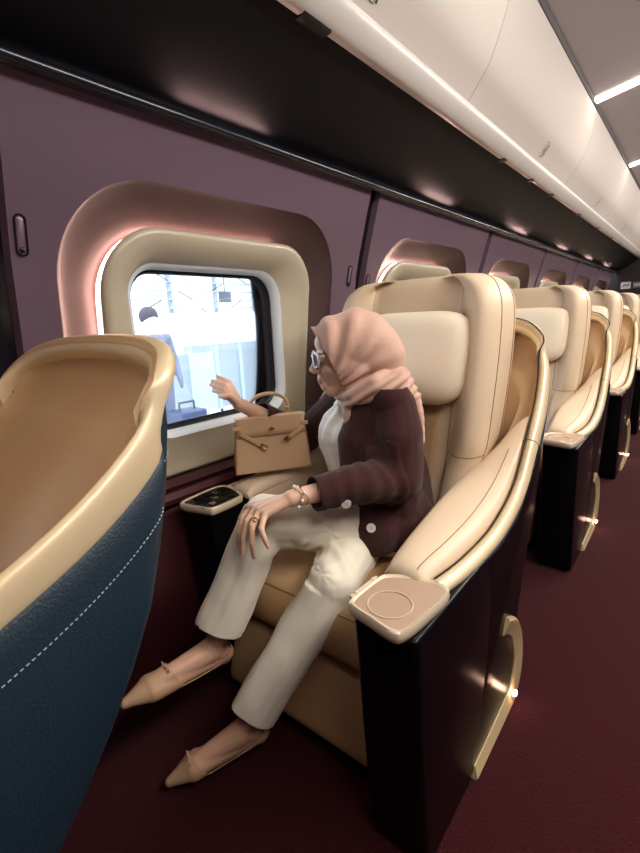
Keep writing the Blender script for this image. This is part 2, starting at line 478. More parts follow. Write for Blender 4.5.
# ================================================================ SEATS
SX, SY = -.775, 1.2
RIM = [(.425, -.405, .612), (.437, -.27, .607), (.440, -.08, .612), (.438, .10, .665), (.434, .22, .77), (.426, .34, .885), (.408, .425, 1.0), (.368, .465, 1.085), (.29, .482, 1.118), (.16, .487, 1.13), (0, .487, 1.132)]
BOT = [(.41, -.36, .40), (.415, -.28, .36), (.418, -.2, .33), (.418, -.10, .29), (.415, -.03, .26), (.41, .02, .245), (.39, .06, .235), (.35, .09, .22), (.28, .11, .22), (.15, .11, .22), (0, .11, .22)]
EDG = [(.300, -.400, .618), (.285, -.27, .630), (.265, -.08, .640), (.262, .08, .655), (.285, .20, .685), (.325, .30, .75), (.345, .375, .86), (.315, .415, .93), (.25, .43, .96), (.14, .435, .97), (0, .435, .97)]
LOW = [(.285, -.39, .40), (.272, -.27, .39), (.266, -.08, .39), (.266, .05, .41), (.28, .12, .48), (.29, .2, .5), (.30, .26, .5), (.28, .29, .5), (.23, .3, .5), (.13, .3, .5), (0, .3, .5)]
BULG = [0, 0, .01, .03, .06, .09, .11, .12, .12, .12, .12]
BD = [.018, .020, .024, .03, .038, .044, .046, .046, .044, .042, .040]
def unit_(v): return v / np.linalg.norm(v)
def both(a):
    full = list(a) + [(-p[0], *p[1:]) for p in a[-2::-1]]
    for k, dy in ((-1, .15), (-2, .10), (-3, .03)):       # the arm by the window is shorter
        full[k] = (full[k][0], full[k][1] + dy, full[k][2])
    return cat_rom(full, 5)
def bothv(a):
    return [float(x[0]) for x in cat_rom([(v, 0) for v in list(a) + list(a[-2::-1])], 5)]
rim, bot, edg, low, blg, bdp = both(RIM), both(BOT), both(EDG), both(LOW), bothv(BULG), bothv(BD)
NS = len(rim)
def frames(rim=rim, bot=bot):
    N, W = [], []
    for i in range(NS):
        t = rim[min(i + 1, NS - 1)] - rim[max(i - 1, 0)]; t /= np.linalg.norm(t)
        w = bot[i] - rim[i]; w = w - t * np.dot(w, t); w /= np.linalg.norm(w); w[0] *= .15; w /= np.linalg.norm(w)
        n = np.cross(t, w); n /= np.linalg.norm(n)
        c = rim[i] - np.array([0, .0, rim[i][2]])
        if np.dot(n, np.array([rim[i][0], max(0, rim[i][1]) + .001, 0])) < 0: n = -n
        N.append(n); W.append(w)
    return N, W
SN, SW = frames()
def bez(a, m_, b, t): return (1 - t) ** 2 * a + 2 * t * (1 - t) * m_ + t * t * b
def outer_shell(root, rim, bot, blg, SN, SW, i0=8, off=0.):
    m = MB(); rows = []
    for i in range(NS):
        P, B = rim[i], bot[i]; n, w = SN[i], SW[i]
        a = P + w * (bdp[i] * .92) + n * .000
        mid = (a + B) / 2 + np.array([0, 1, -.5]) * blg[i] * 1.0
        r = [P + w * bdp[i] * .8 - n * .006, a + n * .004, a + w * .006 + n * .009]
        r += [bez(a + n * .010, mid + n * .012, B, t) + n * off * (min(1, t * 5) if i < NS * .6 else 3.2 * min(1, t * 14)) for t in np.linspace(.05, 1, 12)]
        rows.append(r)
    m.grid(rows)
    sh = m.build('outer_shell', 'navy', root, angle=70)
    # stitching: short thread lengths following the rim
    m = MB(); L = 0; path = []
    for i in range(NS):
        P, B = rim[i], bot[i]; n, w = SN[i], SW[i]
        a = P + w * (bdp[i] * .92); mid = (a + B) / 2 + np.array([0, 1, -.5]) * blg[i]
        path.append(bez(a + n * .010, mid + n * .012, B, .085) + n * (.0012 + off * .425))
    acc = 0
    for i in range(i0, NS - 1 - i0):
        a, b = path[i], path[i + 1]; d = np.linalg.norm(b - a); k = max(1, int(round(d / .0062)))
        for j in range(k):
            p0 = a + (b - a) * (j + .15) / k; p1 = a + (b - a) * (j + .72) / k
            m.tube([p0, p1], .0009, n=5)
    m.build('stitching', 'stitch', sh, weld=0)
def make_seat(recl=0.):
    """one wing-backed armchair; origin on the floor, faces -Y"""
    root = empty('recliner_seat', (SX, SY, 0))
    # --- shell
    outer_shell(root, rim, bot, blg, SN, SW)
    # --- rim band
    m = MB(); rows = []
    for i in range(NS):
        P = rim[i]; n, w = SN[i], SW[i]; d = bdp[i]
        c = [P - n * .027 + w * d * .42, P - n * .024 + w * d * .12, P - n * .017 - w * .004, P - n * .008 - w * .006, P + n * .003 + w * .002, P + n * .008 + w * d * .35,
             P + n * .009 + w * d * .75, P + n * .006 + w * d, P - n * .010 + w * d, P - n * .025 + w * d * .9]
        c = cat_rom(c, 2, True)
        rows.append(c)
    m.grid(rows, closev=True, cap0=True, cap1=True)
    rb = m.build('rim_band', 'rim', root, angle=60)
    m = MB(); m.tube([tuple(rim[i] - SN[i] * .0255 - SW[i] * .000) for i in range(1, NS - 1)], .0022, n=6); m.build('gap_line', 'matte_black', rb)
    for sgn in (1, -1):
        i = 20 if sgn > 0 else NS - 21
        P = rim[i]; n, w = SN[i], SW[i]; d = bdp[i]
        c = [P - n * .034 + w * d * .42, P - n * .030 + w * d * .12, P - n * .020 - w * .004, P - n * .008 - w * .006, P + n * .003 + w * .002, P + n * .008 + w * d * .35, P + n * .009 + w * d * .75, P + n * .006 + w * d]
        m = MB(); m.tube([tuple(q) for q in cat_rom([tuple(x) for x in c], 3)], .0011, n=5); m.build('joint_line', 'matte_black', rb)
    # --- leather lining: arm pads running into the wing
    m = MB(); rows = []; groove = []
    for i in range(NS):
        P, E, Lw = rim[i], edg[i], low[i]; n, w = SN[i], SW[i]; d = bdp[i]
        s = P - n * .028 + w * d * .26
        g0 = P - n * .026 + w * d * .10
        mid = (s + E) / 2; arm = max(0., min(1., (.75 - P[2]) / .12))
        crown = np.array([0, 0, 1]) * (.018 * arm) + (np.array([0, 1., 0]) * .02 + (-n) * -.01) * (1 - arm)
        r = [s + w * .012, s - w * .002]
        for t in (.12, .28, .44, .60, .76, .90, 1.0):
            r.append(bez(s, mid + crown * 1.6, E, t))
        a, b = E, Lw
        r.append(E + (Lw - E) * .06 + (-n) * .006 * arm)
        for t in (.15, .4, .7, 1.0): r.append(a + (b - a) * t)
        rows.append(r)
    # closed nose at the front of each arm pad
    m.grid(rows)
    for rr in (rows[0], rows[-1]):
        k = len(rr); lowp = [np.array(p) + np.array([0, 0.0, -.0]) for p in rr]
        z0 = min(p[2] for p in rr[:9]) - .03
        m.add([tuple(p) for p in rr[1:11]] + [(p[0], p[1] - .0, min(z0, p[2] - .02)) for p in rr[1:11]], [(j, j + 1, j + 11, j + 10) for j in range(9)])
    m.build('wing_lining', 'leather_tan', root, angle=70)
    # lighter leather pad on top of each arm
    for sgn in (1, -1):
        m = MB(); rows = []
        ids = list(range(0, 24)) if sgn > 0 else list(range(NS - 24, NS))
        for q, i in enumerate(ids):
            P, E, Lw = rim[i], edg[i], low[i]; n, w = SN[i], SW[i]; d = bdp[i]
            j = q if sgn > 0 else len(ids) - 1 - q
            fr = min(1, (j / 3.) ** .5 if j < 3 else 1); bk = max(0, min(1, (23 - j) / 6.))
            th = .012 * (.35 + .65 * fr) * bk + .001
            s = P - n * .030 + w * d * .2
            mid = (s + E) / 2 + np.array([0, 0, .028])
            r = [s - n * .002 + w * .008]
            for t in (.03, .12, .28, .44, .60, .76, .90, .97):
                lift = th * min(1, (t + .08) * 5) * min(1, (1.1 - t) * 5)
                r.append(bez(s, mid, E, t) + np.array([0, 0, lift]))
            r.append(E + np.array([-.006 * sgn, 0, -.01])); r.append(E + np.array([-.004 * sgn, 0, -.05]) * bk + np.array([0, 0, -.01]))
            rows.append([np.array(x) for x in r])
        f = rows[0] if sgn > 0 else rows[-1]
        nose = [np.array(p) * [1, 1, 1] + np.array([0, -.016, -.012]) for p in f]; nose2 = [p + np.array([0, .004, -.022]) for p in nose]
        if sgn > 0: rows = [nose2, nose] + rows
        else: rows = rows + [nose, nose2]
        m.grid(rows)
        pad = m.build('arm_pad', 'leather', root, angle=70)
        sp = [rows[k][3] + np.array([0, 0, .001]) for k in (range(2, 22) if sgn > 0 else range(4, 24))]
        mm = MB(); mm.tube([tuple(p) for p in sp], .0011, n=5); mm.build('pad_seam', 'seam', pad)
        # pale lip under the pad nose
        mm = MB(); base = nose2
        mm.tube([tuple(p + np.array([0, .006, .002])) for p in base[:10]], .007, n=8); mm.build('pad_lip', 'rim', pad)
    # --- back cushion
    m = MB(); rows = []
    st = [(.44, .07, .05, .24, .235), (.50, .10, .07, .25, .248), (.58, .135, .095, .27, .255), (.655, .16, .115, .30, .262), (.715, .18, .125, .34, .272), (.76, .19, .125, .385, .28), (.86, .215, .14, .41, .285),
          (.98, .24, .165, .445, .287), (1.08, .26, .185, .465, .286), (1.17, .275, .205, .478, .280), (1.222, .29, .22, .478, .264), (1.252, .305, .24, .470, .240), (1.270, .325, .27, .452, .205), (1.277, .35, .31, .425, .165)]
    for (z, fc, wg, rr, hw) in st:
        wid = hw + (.006 if z > .7 else .0)
        half = [(0, fc), (.10, fc), (.165, fc - .004), (wid - .085, (fc + wg) / 2 - .008), (wid - .05, wg), (wid - .018, wg + .012), (wid, wg + .05), (wid + .002, (wg + rr) / 2), (wid - .005, rr - .035), (wid - .03, rr), (wid - .12, rr + .008)]
        full = half + [(0, rr + .01)] + [(-x, y) for x, y in half[:0:-1]]; full = [(x + .016, y) for x, y in full]
        rows.append([(p[0], p[1], z) for p in cat_rom(full, 3, True)])
    rows = [list(map(tuple, r)) for r in zip(*[cat_rom([np.array(r[j]) for r in rows], 3) for j in range(len(rows[0]))])]
    m.grid(rows, closev=True, cap0=True, cap1=True)
    bc = m.build('backrest', 'leather', root, angle=80)
    bc.location = (0, -recl, 0)
    nr, nc = len(rows), len(rows[0])
    # seams along the back cushion: one down each bolster, one round the side, one across under the head
    def on(ri, ci, k=.0008):
        p = np.array(rows[ri][ci % nc]); a = np.array(rows[ri][(ci + 1) % nc]) - np.array(rows[ri][(ci - 1) % nc]); q = np.array([a[1], -a[0], 0]); q /= (np.linalg.norm(q) + 1e-9)
        return tuple(p + q * k * (1 if np.dot(q, p - np.array([0, .3, p[2]])) > 0 else -1))
    for ci in (6, nc - 6):
        mm = MB(); mm.tube([on(r, ci) for r in range(2, nr - 1)], .0014, n=5); mm.build('seam', 'seam', bc)
    for ci in (19, nc - 19, 23, nc - 23):
        mm = MB(); mm.tube([on(r, ci) for r in range(6, nr - 3)], .0013, n=5); mm.build('seam', 'seam', bc)
    mm = MB(); mm.tube([on(12, c) for c in range(6, 20)], .0015, n=5); mm.build('seam', 'seam', bc)
    mm = MB(); mm.tube([on(12, nc - c) for c in range(8, 20)], .0015, n=5); mm.build('seam', 'seam', bc)
    # quilted centre panel
    m = MB(); rows2 = []
    zz = np.linspace(.47, .93, 42)
    for z in zz:
        fc = float(np.interp(z, [s_[0] for s_ in st], [s_[1] for s_ in st])); r = []
        for x in np.linspace(-.145, .145, 30):
            a = (x / .145 + (z - .47) / .115) ; b = (x / .145 - (z - .47) / .115)
            da = abs((a + 1) % 2 - 1); db = abs((b + 1) % 2 - 1)
            d = min(da, db); h = .011 * min(1, d * 2.2) ** .5
            e = min(1, (.145 - abs(x)) / .01 + .05)
            r.append((x, fc + .004 - (h + .004) * e, z))
        rows2.append(r)
    m.grid(rows2); m.build('quilted_panel', 'leather_tan', bc, angle=80)
    # head pillow
    m = MB(); N1, N2 = 20, 40; rows3 = []
    hw, hh, th = .205, .152, .055
    for i in range(N1 + 1):
        ph = -PI / 2 + PI * i / N1; r = []
        for j in range(N2):
            t = 2 * PI * j / N2
            c, s_ = math.cos(t), math.sin(t)
            ex = .42
            x = hw * math.copysign(abs(c) ** ex, c); z = hh * math.copysign(abs(s_) ** ex, s_)
            k = math.cos(ph); k = k ** .35
            y = th * math.sin(ph)
            if z < 0: x *= 1 - .10 * (z / hh) ** 2
            r.append((x * k, y - .012 * (1 - k) + .02 * (x / hw) ** 2 * 0, z * k))
        rows3.append(r)
    m.grid(rows3, closev=True)
    hp = m.build('headrest', 'pillow', root, angle=80)
    hp.location = (.035, .205 - recl, 1.012); hp.rotation_euler = (math.radians(-11), 0, 0)
    mm = MB(); pts = rows3[10]; mm.tube([(p[0] * 1.002, p[1] + .012, p[2] * 1.002) for p in pts], .0016, n=5, closed=True); mm.build('seam', 'seam', hp)
    # --- seat cushion, leg rest, base
    m = MB(); rows = []
    prof = [(-.32, .27), (-.385, .285), (-.415, .325), (-.415, .385), (-.39, .430), (-.34, .448), (-.25, .447), (-.1, .437), (.12, .43)]
    for x, dz, dy in ((-.262, -.05, .03), (-.255, -.015, .01), (-.235, 0, 0), (-.15, .004, 0), (0, .002, 0), (.15, .004, 0), (.235, 0, 0), (.255, -.015, .01), (.262, -.05, .03)):
        rows.append([(x, y + (dy if y < -.3 else 0), z + (dz if z > .34 else 0)) for y, z in prof])
    rows = [cat_rom(r, 4) for r in rows]; rows = [list(map(np.array, r)) for r in zip(*[cat_rom([r[j] for r in rows], 3) for j in range(len(rows[0]))])]
    m.grid(rows); m.prism([(-.33, .28), (.12, .28), (.12, .43), (-.33, .43)], 0, -.255, .255)
    cu = m.build('seat_cushion', 'leather_seat', root, angle=70)
    m = MB(); m.tube([(x, -.397, .428) for x in np.linspace(-.23, .23, 20)], .0018, n=5); m.build('seam', 'seam', cu)
    m = MB()
    pr = [(-.30, .265), (-.385, .262), (-.402, .24), (-.445, .10), (-.445, .07), (-.425, .05), (-.33, .05)]
    m.prism([tuple(p) for p in pr], 0, -.255, .255); m.build('leg_rest', 'leather_seat', root, bevel=.012, bseg=3)
    m = MB(); m.box(-.27, .27, -.28, .30, .02, .29); m.box(-.30, .30, -.27, .10, 0, .05); m.build('base', 'matte_black', root, bevel=.006)
    # --- arm pedestals, trays, kick plates
    for sgn in (1, -1):
        sy = 0 if sgn > 0 else .15
        m = MB()
        m.prism([(q[0] + sy, q[1]) for q in [(-.565, .592), (-.33, .592), (-.20, .59), (-.17, .45), (-.18, .30), (-.23, .10), (-.27, .0), (-.48, .0), (-.52, .03), (-.545, .3)]], 0, .315 * sgn, .452 * sgn)
        m.build('arm_pedestal', 'gloss_black', root, bevel=.012, bseg=3)
        poly = cat_rom([(.300, -.545), (.312, -.566), (.36, -.578), (.415, -.590), (.434, -.575), (.445, -.50), (.449, -.43), (.43, -.40), (.37, -.405), (.315, -.43), (.303, -.46)], 5, True)
        poly = [(p[0] * sgn, p[1] + sy) for p in poly]; c = np.mean(np.array(poly), axis=0)
        def sc(k, z): return [(c[0] + (p[0] - c[0]) * k, c[1] + (p[1] - c[1]) * k, z) for p in poly]
        m = MB(); m.grid([sc(.94, .590), sc(1.0, .594), sc(1.015, .603), sc(1.005, .612), sc(.97, .616), sc(.90, .615), sc(.88, .612)], closev=True, cap0=True)
        t = m.build('tray', 'tray_frame', root, angle=60)
        m = MB(); m.add(sc(.89, .6125), [tuple(range(len(poly)))])
        m.build('tray_top', 'tray_inlay' if sgn > 0 else 'gloss_black', t, smooth=False, recalc=False)
        if sgn > 0:
            m = MB(); m.tube([(c[0] - .004 + .043 * math.cos(a), c[1] - .022 + .043 * math.sin(a), .6135) for a in np.linspace(0, 2 * PI, 40)[:-1]], .0018, n=6, closed=True)
            m.build('cup_ring', 'tray_frame', t)
            m = MB(); m.tube([(.300, -.455, .614), (.297, -.545, .614)], .004, n=8); m.ball((.3, -.47, .617), .004, 6); m.ball((.299, -.53, .617), .004, 6); m.build('hinge', 'tray_frame', t)
        else:
            for a in range(3):
                for b_ in range(4):
                    mm = MB(); mm.box(c[0] - .045 + a * .035, c[0] - .022 + a * .035, c[1] - .075 + b_ * .034, c[1] - .055 + b_ * .034, .612, .6145)
                    mm.build('control_button', 'chrome' if (a + b_) % 3 == 0 else 'gloss_black', t, bevel=.001, smooth=False)
        m = MB(); m.prism([(-.35, .585), (-.10, .580), (.03, .60), (.14, .665), (.24, .755), (.235, .66), (.19, .54), (.12, .40), (.08, .28), (.06, .10), (.02, .01), (-.35, .01)], 0, .428 * sgn, .4505 * sgn)
        m.build('side_panel', 'gloss_black', root, bevel=.006)
        m = MB()
        outp = [(-.26, .0), (.04, .0), (.085, .02), (.115, .08), (.11, .17), (.075, .25), (.02, .305), (-.04, .335)]
        innp = [(-.25, .03), (-.02, .045), (.035, .06), (.06, .10), (.06, .16), (.035, .22), (-.01, .265), (-.06, .29)]
        rows = []
        for (a, b_) in zip(cat_rom(outp, 4), cat_rom(innp, 4)):
            rows.append([(.405 * sgn, a[0], a[1]), (.458 * sgn, a[0], a[1]), (.464 * sgn, (a[0] * .85 + b_[0] * .15), (a[1] * .85 + b_[1] * .15)), (.4535 * sgn, b_[0], b_[1]), (.405 * sgn, b_[0], b_[1])])
        m.grid(rows, closev=True, cap0=True, cap1=True); kp = m.build('kick_plate', 'kick', root, angle=50)
        m = MB(); m.ball((.468 * sgn, .03, .045), (.006, .012, .008), 8); m.build('foot_light', 'foot_light', kp)
        m = MB(); m.tube([(.4285 * sgn, -.02, .52), (.4295 * sgn, -.02, .45), (.4285 * sgn, -.1, .3), (.427 * sgn, -.16, .2)], .003, n=6); m.build('side_groove', 'lip', root)
    return root
proto = make_seat(0.)
tag(proto, 'cream leather wing-back seat the seated person occupies, with quilted centre and head pillow', 'train seat')
ROWL = ['cream wing-back seat directly behind the occupied one, first empty seat down the row', 'third cream seat of the row, a small white bottle on its aisle arm',
        'fourth cream wing-back seat down the row, partly hidden by the third', 'fifth cream seat, cut by the right edge of the picture', 'sixth cream seat at the far end of the row, near the dark end wall']
PITCH = 1.415
for i, l in enumerate(ROWL[:5]):
    c = copy_tree(proto); c.location = (SX, SY + PITCH * (i + 1), 0); c['label'] = l
front = copy_tree(proto); front.location = (SX, SY - PITCH, 0); front.rotation_euler = (0, 0, 0)
front['label'] = 'large seat shell in the left foreground, gold rim over navy stitched leather'
LAID = Matrix.Translation((-.08, -.04, .58)) @ Matrix.Rotation(-.308, 4, 'X') @ Matrix.Translation((0, 0, -.4)) @ Matrix.Diagonal((.71, 1, 1, 1))
for ch in list(front.children):
    if ch.name.startswith('rim_band'):
        for g in list(ch.children):
            if g.name.startswith('gap_line'): bpy.data.objects.remove(g)
    if ch.name.startswith('outer_shell'):
        for g in list(ch.children): bpy.data.objects.remove(g)
        bpy.data.objects.remove(ch); continue
    if ch.name.startswith(('backrest', 'headrest')): ch.location.y -= .17
    if ch.name.startswith(('outer_shell', 'rim_band', 'wing_lining', 'arm_pad')):      # this one is laid back
        ch.matrix_local = LAID
rimF = [np.array(LAID @ Vector(q)) for q in rim]
botF = [np.array([q[0] * .70 - .07, q[1] - .085, q[2] + .0]) for q in bot]
SNF, SWF = frames(rimF, botF)
for i in range(NS):                       # keep the edge of the shell tight under the laid-back rim
    t = rimF[min(i + 1, NS - 1)] - rimF[max(i - 1, 0)]
nm = LAID.to_3x3()
SWF2 = [unit_(np.array(nm @ Vector(w_))) for w_ in SW]
SNF2 = [unit_(np.array(nm.inverted().transposed() @ Vector(n_))) for n_ in SN]
outer_shell(front, rimF, botF, [b_ * 1.6 for b_ in blg], SNF2, SWF2, 4, .022)
for o in [proto, front] + [o for o in COL.objects if o.name.startswith('recliner_seat') and not o.parent]:
    o['group'] = 'cream and navy seats in a row along the window wall'; o['category'] = 'train seat'

#P2BEGIN
# ================================================================ SMALL THINGS
# handbag on the window-side arm
def bag():
    A = np.array([-1.125, .935, .668]); B = np.array([-.975, 1.140, .668])       # bottom edge of the front face
    ux = (B - A) / np.linalg.norm(B - A); wdt = np.linalg.norm(B - A)
    uy = np.array([-ux[1], ux[0], 0])                                               # away from the aisle
    rz = math.atan2(ux[1], ux[0])
    o = empty('handbag', tuple(A + ux * wdt / 2 + uy * .045), rz)
    tag(o, 'beige trapezoid leather handbag with gold hardware standing on the window-side armrest', 'handbag')
    W, H, T = wdt / 2, .178, .045
    m = MB(); rows = []
    for t in np.linspace(0, 1, 9):
        w_ = W * (1 - .13 * t); th = T * (1 - .62 * t) ; z = H * t
        pts = []
        for x, y in ((-w_, -th), (w_, -th), (w_, th), (-w_, th)):
            pts.append(np.array([x, y, z]))
        sec = []
        for a, b in ((0, 1), (1, 2), (2, 3), (3, 0)):
            for k in range(6):
                s = k / 6.; p = pts[a] * (1 - s) + pts[b] * s
                if a in (1, 3): p = p + np.array([(-1 if a == 1 else 1) * .014 * math.sin(PI * s) * t, 0, 0])
                sec.append(p)
        rows.append(sec)
    m.grid(rows, closev=True, cap0=True, cap1=True)
    m.build('body', 'bag', o, bevel=.0025)
    # edge piping
    m = MB()
    for s in (-1, 1):
        m.tube([(-W, s * T, .002), (W, s * T, .002)], .0028, n=6)
        for sx in (-1, 1): m.tube([(sx * W, s * T, .002), (sx * W * .87, s * T * .38, H)], .0024, n=6)
    m.build('piping', 'bag_edge', o)
    # flap over the top with cut-out sides
    wt = W * .89; m = MB()
    fy = lambda z: -(T * (1 - .62 * z / H)) - .004
    rows = []
    for (z, yy) in ((H + .004, .012), (H + .005, -.010), (H + .001, fy(H) - .001), (H - .02, fy(H - .02)), (H - .04, fy(H - .04)), (H - .06, fy(H - .06))):
        w_ = wt + .004 if z > H - .02 else wt * 1.0
        rows.append([(x, yy, z) for x in np.linspace(-w_, w_, 14)])
    m.grid(rows)
    f = m.build('flap', 'bag', o); f.modifiers.new('t', 'SOLIDIFY').thickness = .003
    for sx in (-1, 1):
        m = MB(); m.box(sx * wt - .012, sx * wt + .012, fy(H - .03) - .004, fy(H - .03) + .002, H - .035, H - .022)
        m.build('flap_tab', 'bag', o, bevel=.002)
    # straps hanging open with metal ends
    for sx in (-1, 1):
        p0 = np.array([sx * W * .80, fy(H - .045) - .003, H - .045]); p1 = np.array([sx * W * (.25 if sx < 0 else .38), fy(H - .09) - .006, H - (.092 if sx < 0 else .072)])
        d = p1 - p0; L = np.linalg.norm(d); d /= L; n = np.array([0, -1., 0]); u = np.cross(d, n); u /= np.linalg.norm(u)
        m = MB(); hw = .0065
        vs = [p0 + u * hw, p1 + u * hw, p1 - u * hw, p0 - u * hw]; vs = vs + [v + n * .003 for v in vs]
        m.add(vs, [(3, 2, 1, 0), (4, 5, 6, 7), (0, 1, 5, 4), (1, 2, 6, 5), (2, 3, 7, 6), (3, 0, 4, 7)])
        s = m.build('strap', 'bag', o, bevel=.0008)
        m = MB(); q0 = p1 - d * .012; q1 = p1 + d * .012; vs = [q0 + u * .008, q1 + u * .008, q1 - u * .008, q0 - u * .008]; vs = [v + n * .002 for v in vs] + [v + n * .0055 for v in vs]
        m.add(vs, [(3, 2, 1, 0), (4, 5, 6, 7), (0, 1, 5, 4), (1, 2, 6, 5), (2, 3, 7, 6), (3, 0, 4, 7)])
        m.build('strap_plate', 'gold', s, bevel=.001)
    m = MB(); y0 = fy(H - .035) - .003
    m.tube([(0, y0, H - .035), (0, y0 - .008, H - .035)], .0045, n=10); m.box(-.008, .008, y0 - .011, y0 - .007, H - .0375, H - .0325)
    m.build('turn_clasp', 'gold', o)
    m = MB(); c = H + .006; pts = []
    for t in np.linspace(0, PI, 22): pts.append((.064 * math.cos(t) * (1.0 + .10 * math.sin(t)), -.004, c + .012 + .058 * math.sin(t) ** .8))
    m.tube(pts, [.005 + .0018 * math.sin(t) for t in np.linspace(0, PI, 22)], n=10)
    h = m.build('handle', 'bag', o)
    for sx in (-1, 1):
        m = MB(); m.tube([(sx * .064 + .008 * math.cos(a), -.004, c + .006 + .009 * math.sin(a)) for a in np.linspace(0, 2 * PI, 14)[:-1]], .002, n=6, closed=True)
        m.ball((sx * .064, -.004, c + .018), .0065, 8)
        m.build('handle_ring', 'gold', o)
bag()
# small bottle on the third seat's arm
def bottle():
    x, y = SX + .335, SY + 2 * PITCH - .47
    o = empty('small_bottle', (x, y, .617)); tag(o, 'small white bottle with a black cap standing on the aisle tray of the third seat', 'bottle')
    m = MB(); pr = [(.001, 0), (.022, 0), (.024, .004), (.024, .075), (.018, .088), (.010, .092)]
    m.grid([[(r * math.cos(a), r * math.sin(a), z) for a in np.linspace(0, 2 * PI, 20)[:-1]] for r, z in pr], closev=True, cap0=True, cap1=True); m.build('body', 'white_plastic', o)
    m = MB(); m.tube([(0, 0, .090), (0, 0, .112)], .014, n=16); m.box(-.008, .026, -.006, .006, .112, .122); m.build('cap', 'matte_black', o)
bottle()

# ================================================================ THE SEATED PERSON
def unit(v): v = np.array(v, float); return v / np.linalg.norm(v)
class Limbs:
    def __init__(s): s.m = MB()
    def chain(s, pts, rs, n=14, flat=False):
        for i in range(len(pts) - 1):
            a, b = np.array(pts[i], float), np.array(pts[i + 1], float); d = np.linalg.norm(b - a)
            s.m.cone(a, b, rs[i], rs[i + 1], n)
            if not (flat and i + 1 == len(pts) - 1): s.m.ball(b, rs[i + 1], 10)
            if i == 0: s.m.ball(a, rs[0], 10)
        return s
    def ell(s, c, ax, r):              # ellipsoid with local axes rows
        s.m.ball(c, r, 14, rot=np.array(ax).T); return s
UP = np.array([0, 0, 1.])
Hc = np.array([-.787, 1.103, 1.053])
Ff = unit((-.735, -.675, -.10)); Sf = unit(np.cross(UP, Ff)); Uf = np.cross(Ff, Sf)
if Uf[2] < 0: Uf = -Uf
def hd(f, s, u): return Hc + Ff * f + Sf * s + Uf * u
Gf = unit((-.62, -.78, 0)); Ss = unit(np.cross(UP, Gf))           # torso front and left
Ls, Rs_ = np.array([-.655, 1.125, .915]), np.array([-.905, 1.315, .915])
Le, Lw = np.array([-.605, 1.055, .725]), np.array([-.742, .782, .722])
Re, Rw = np.array([-1.085, 1.24, .735]), np.array([-1.135, .975, .90])
Lh, Rh = np.array([-.665, 1.19, .51]), np.array([-.82, 1.25, .50])
Lk, Rk = np.array([-.862, .800, .628]), np.array([-.675, .850, .478])
Ra, La = np.array([-.830, .630, .100]), np.array([-.95, .65, .285])
Rt, Lt = np.array([-.918, .462, .032]), np.array([-.972, .408, .280])
hips = (Lh + Rh) / 2
body = Limbs()
# torso and legs (mostly under the clothes)
body.chain([hips + UP * .02, hips * .5 + np.array([-.77, 1.27, .66]) * .5, (-.775, 1.235, .78), (-.775, 1.215, .87)], [.095, .075, .072, .055])
body.chain([(-.775, 1.205, .90), hd(-.03, 0, -.09)], [.05, .048])
body.chain([Ls * .85 + Rs_ * .15, Rs_ * .85 + Ls * .15], [.046, .046])
body.chain([Ls, Le, Le * .72 + Lw * .28, Lw], [.036, .031, .034, .022])
body.chain([Rs_, Re, Re * .7 + Rw * .3, Rw], [.044, .036, .033, .0215])
body.chain([Lh, Lk, Lk * .7 + La * .3, La * .95 + Lk * .05], [.078, .050, .048, .028])
body.chain([Rh, Rk, Rk * .7 + Ra * .3, Ra * .95 + Rk * .05], [.078, .050, .048, .028])
# feet: heel, instep, ball, toes
def foot(L, ank, toe, upv, rsc=1.):
    d = unit(toe - ank); d0 = d
    upv = unit(upv - d * np.dot(upv, d)); side = np.cross(d, upv)
    heel = ank - d * .030 - upv * .040
    L.chain([ank, heel], [.031 * rsc, .027 * rsc])
    ballp = toe - d * .072 - upv * .002
    L.chain([heel, ballp + side * .012], [.025 * rsc, .021 * rsc]); L.chain([heel, ballp - side * .014], [.025 * rsc, .021 * rsc])
    L.chain([ank + d * .012 - upv * .004, ballp + upv * .006], [.033 * rsc, .021 * rsc])
    L.chain([ballp, toe - d * .008], [.026 * rsc, .010 * rsc])
    L.chain([ballp + side * .012, toe - d * .010], [.02 * rsc, .009 * rsc]); L.chain([ballp - side * .014, toe - d * .010], [.02 * rsc, .009 * rsc])
upL = unit(Lk - La); upR = unit(Rk - Ra)
foot(body, La, Lt, upL + np.array([0, 0, .3])); foot(body, Ra, Rt, np.array([0, -.25, 1.]))
# head
ax = [Ff, Sf, Uf]
body.ell(hd(-.022, 0, .022), ax, (.092, .074, .088))
body.ell(hd(.026, 0, -.024), ax, (.062, .060, .088))
body.ell(hd(.040, 0, .038), ax, (.050, .056, .040))
body.chain([hd(.062, -.008, -.100), hd(.062, .008, -.100)], [.0175, .0175])
for s in (-1, 1):
    body.chain([hd(.055, s * .012, -.098), hd(-.005, s * .042, -.055)], [.020, .024])
    body.ell(hd(.052, s * .032, -.032), ax, (.030, .024, .026))
    body.chain([hd(.080, s * .012, .014), hd(.068, s * .042, .014)], [.008, .009])
    body.ell(hd(-.005, s * .068, -.015), ax, (.014, .006, .024))
    body.ell(hd(.101, s * .0115, -.038), ax, (.0095, .007, .0075))
body.chain([hd(.082, 0, .006), hd(.098, 0, -.018), hd(.107, 0, -.032)], [.0085, .008, .009])
body.ell(hd(.085, 0, -.060), ax, (.010, .024, .018))
body.ell(hd(.0895, 0, -.0620), ax, (.0072, .020, .0050)); body.ell(hd(.0875, 0, -.0725), ax, (.0075, .017, .0058)); body.ell(hd(.078, 0, -.083), ax, (.012, .022, .016))
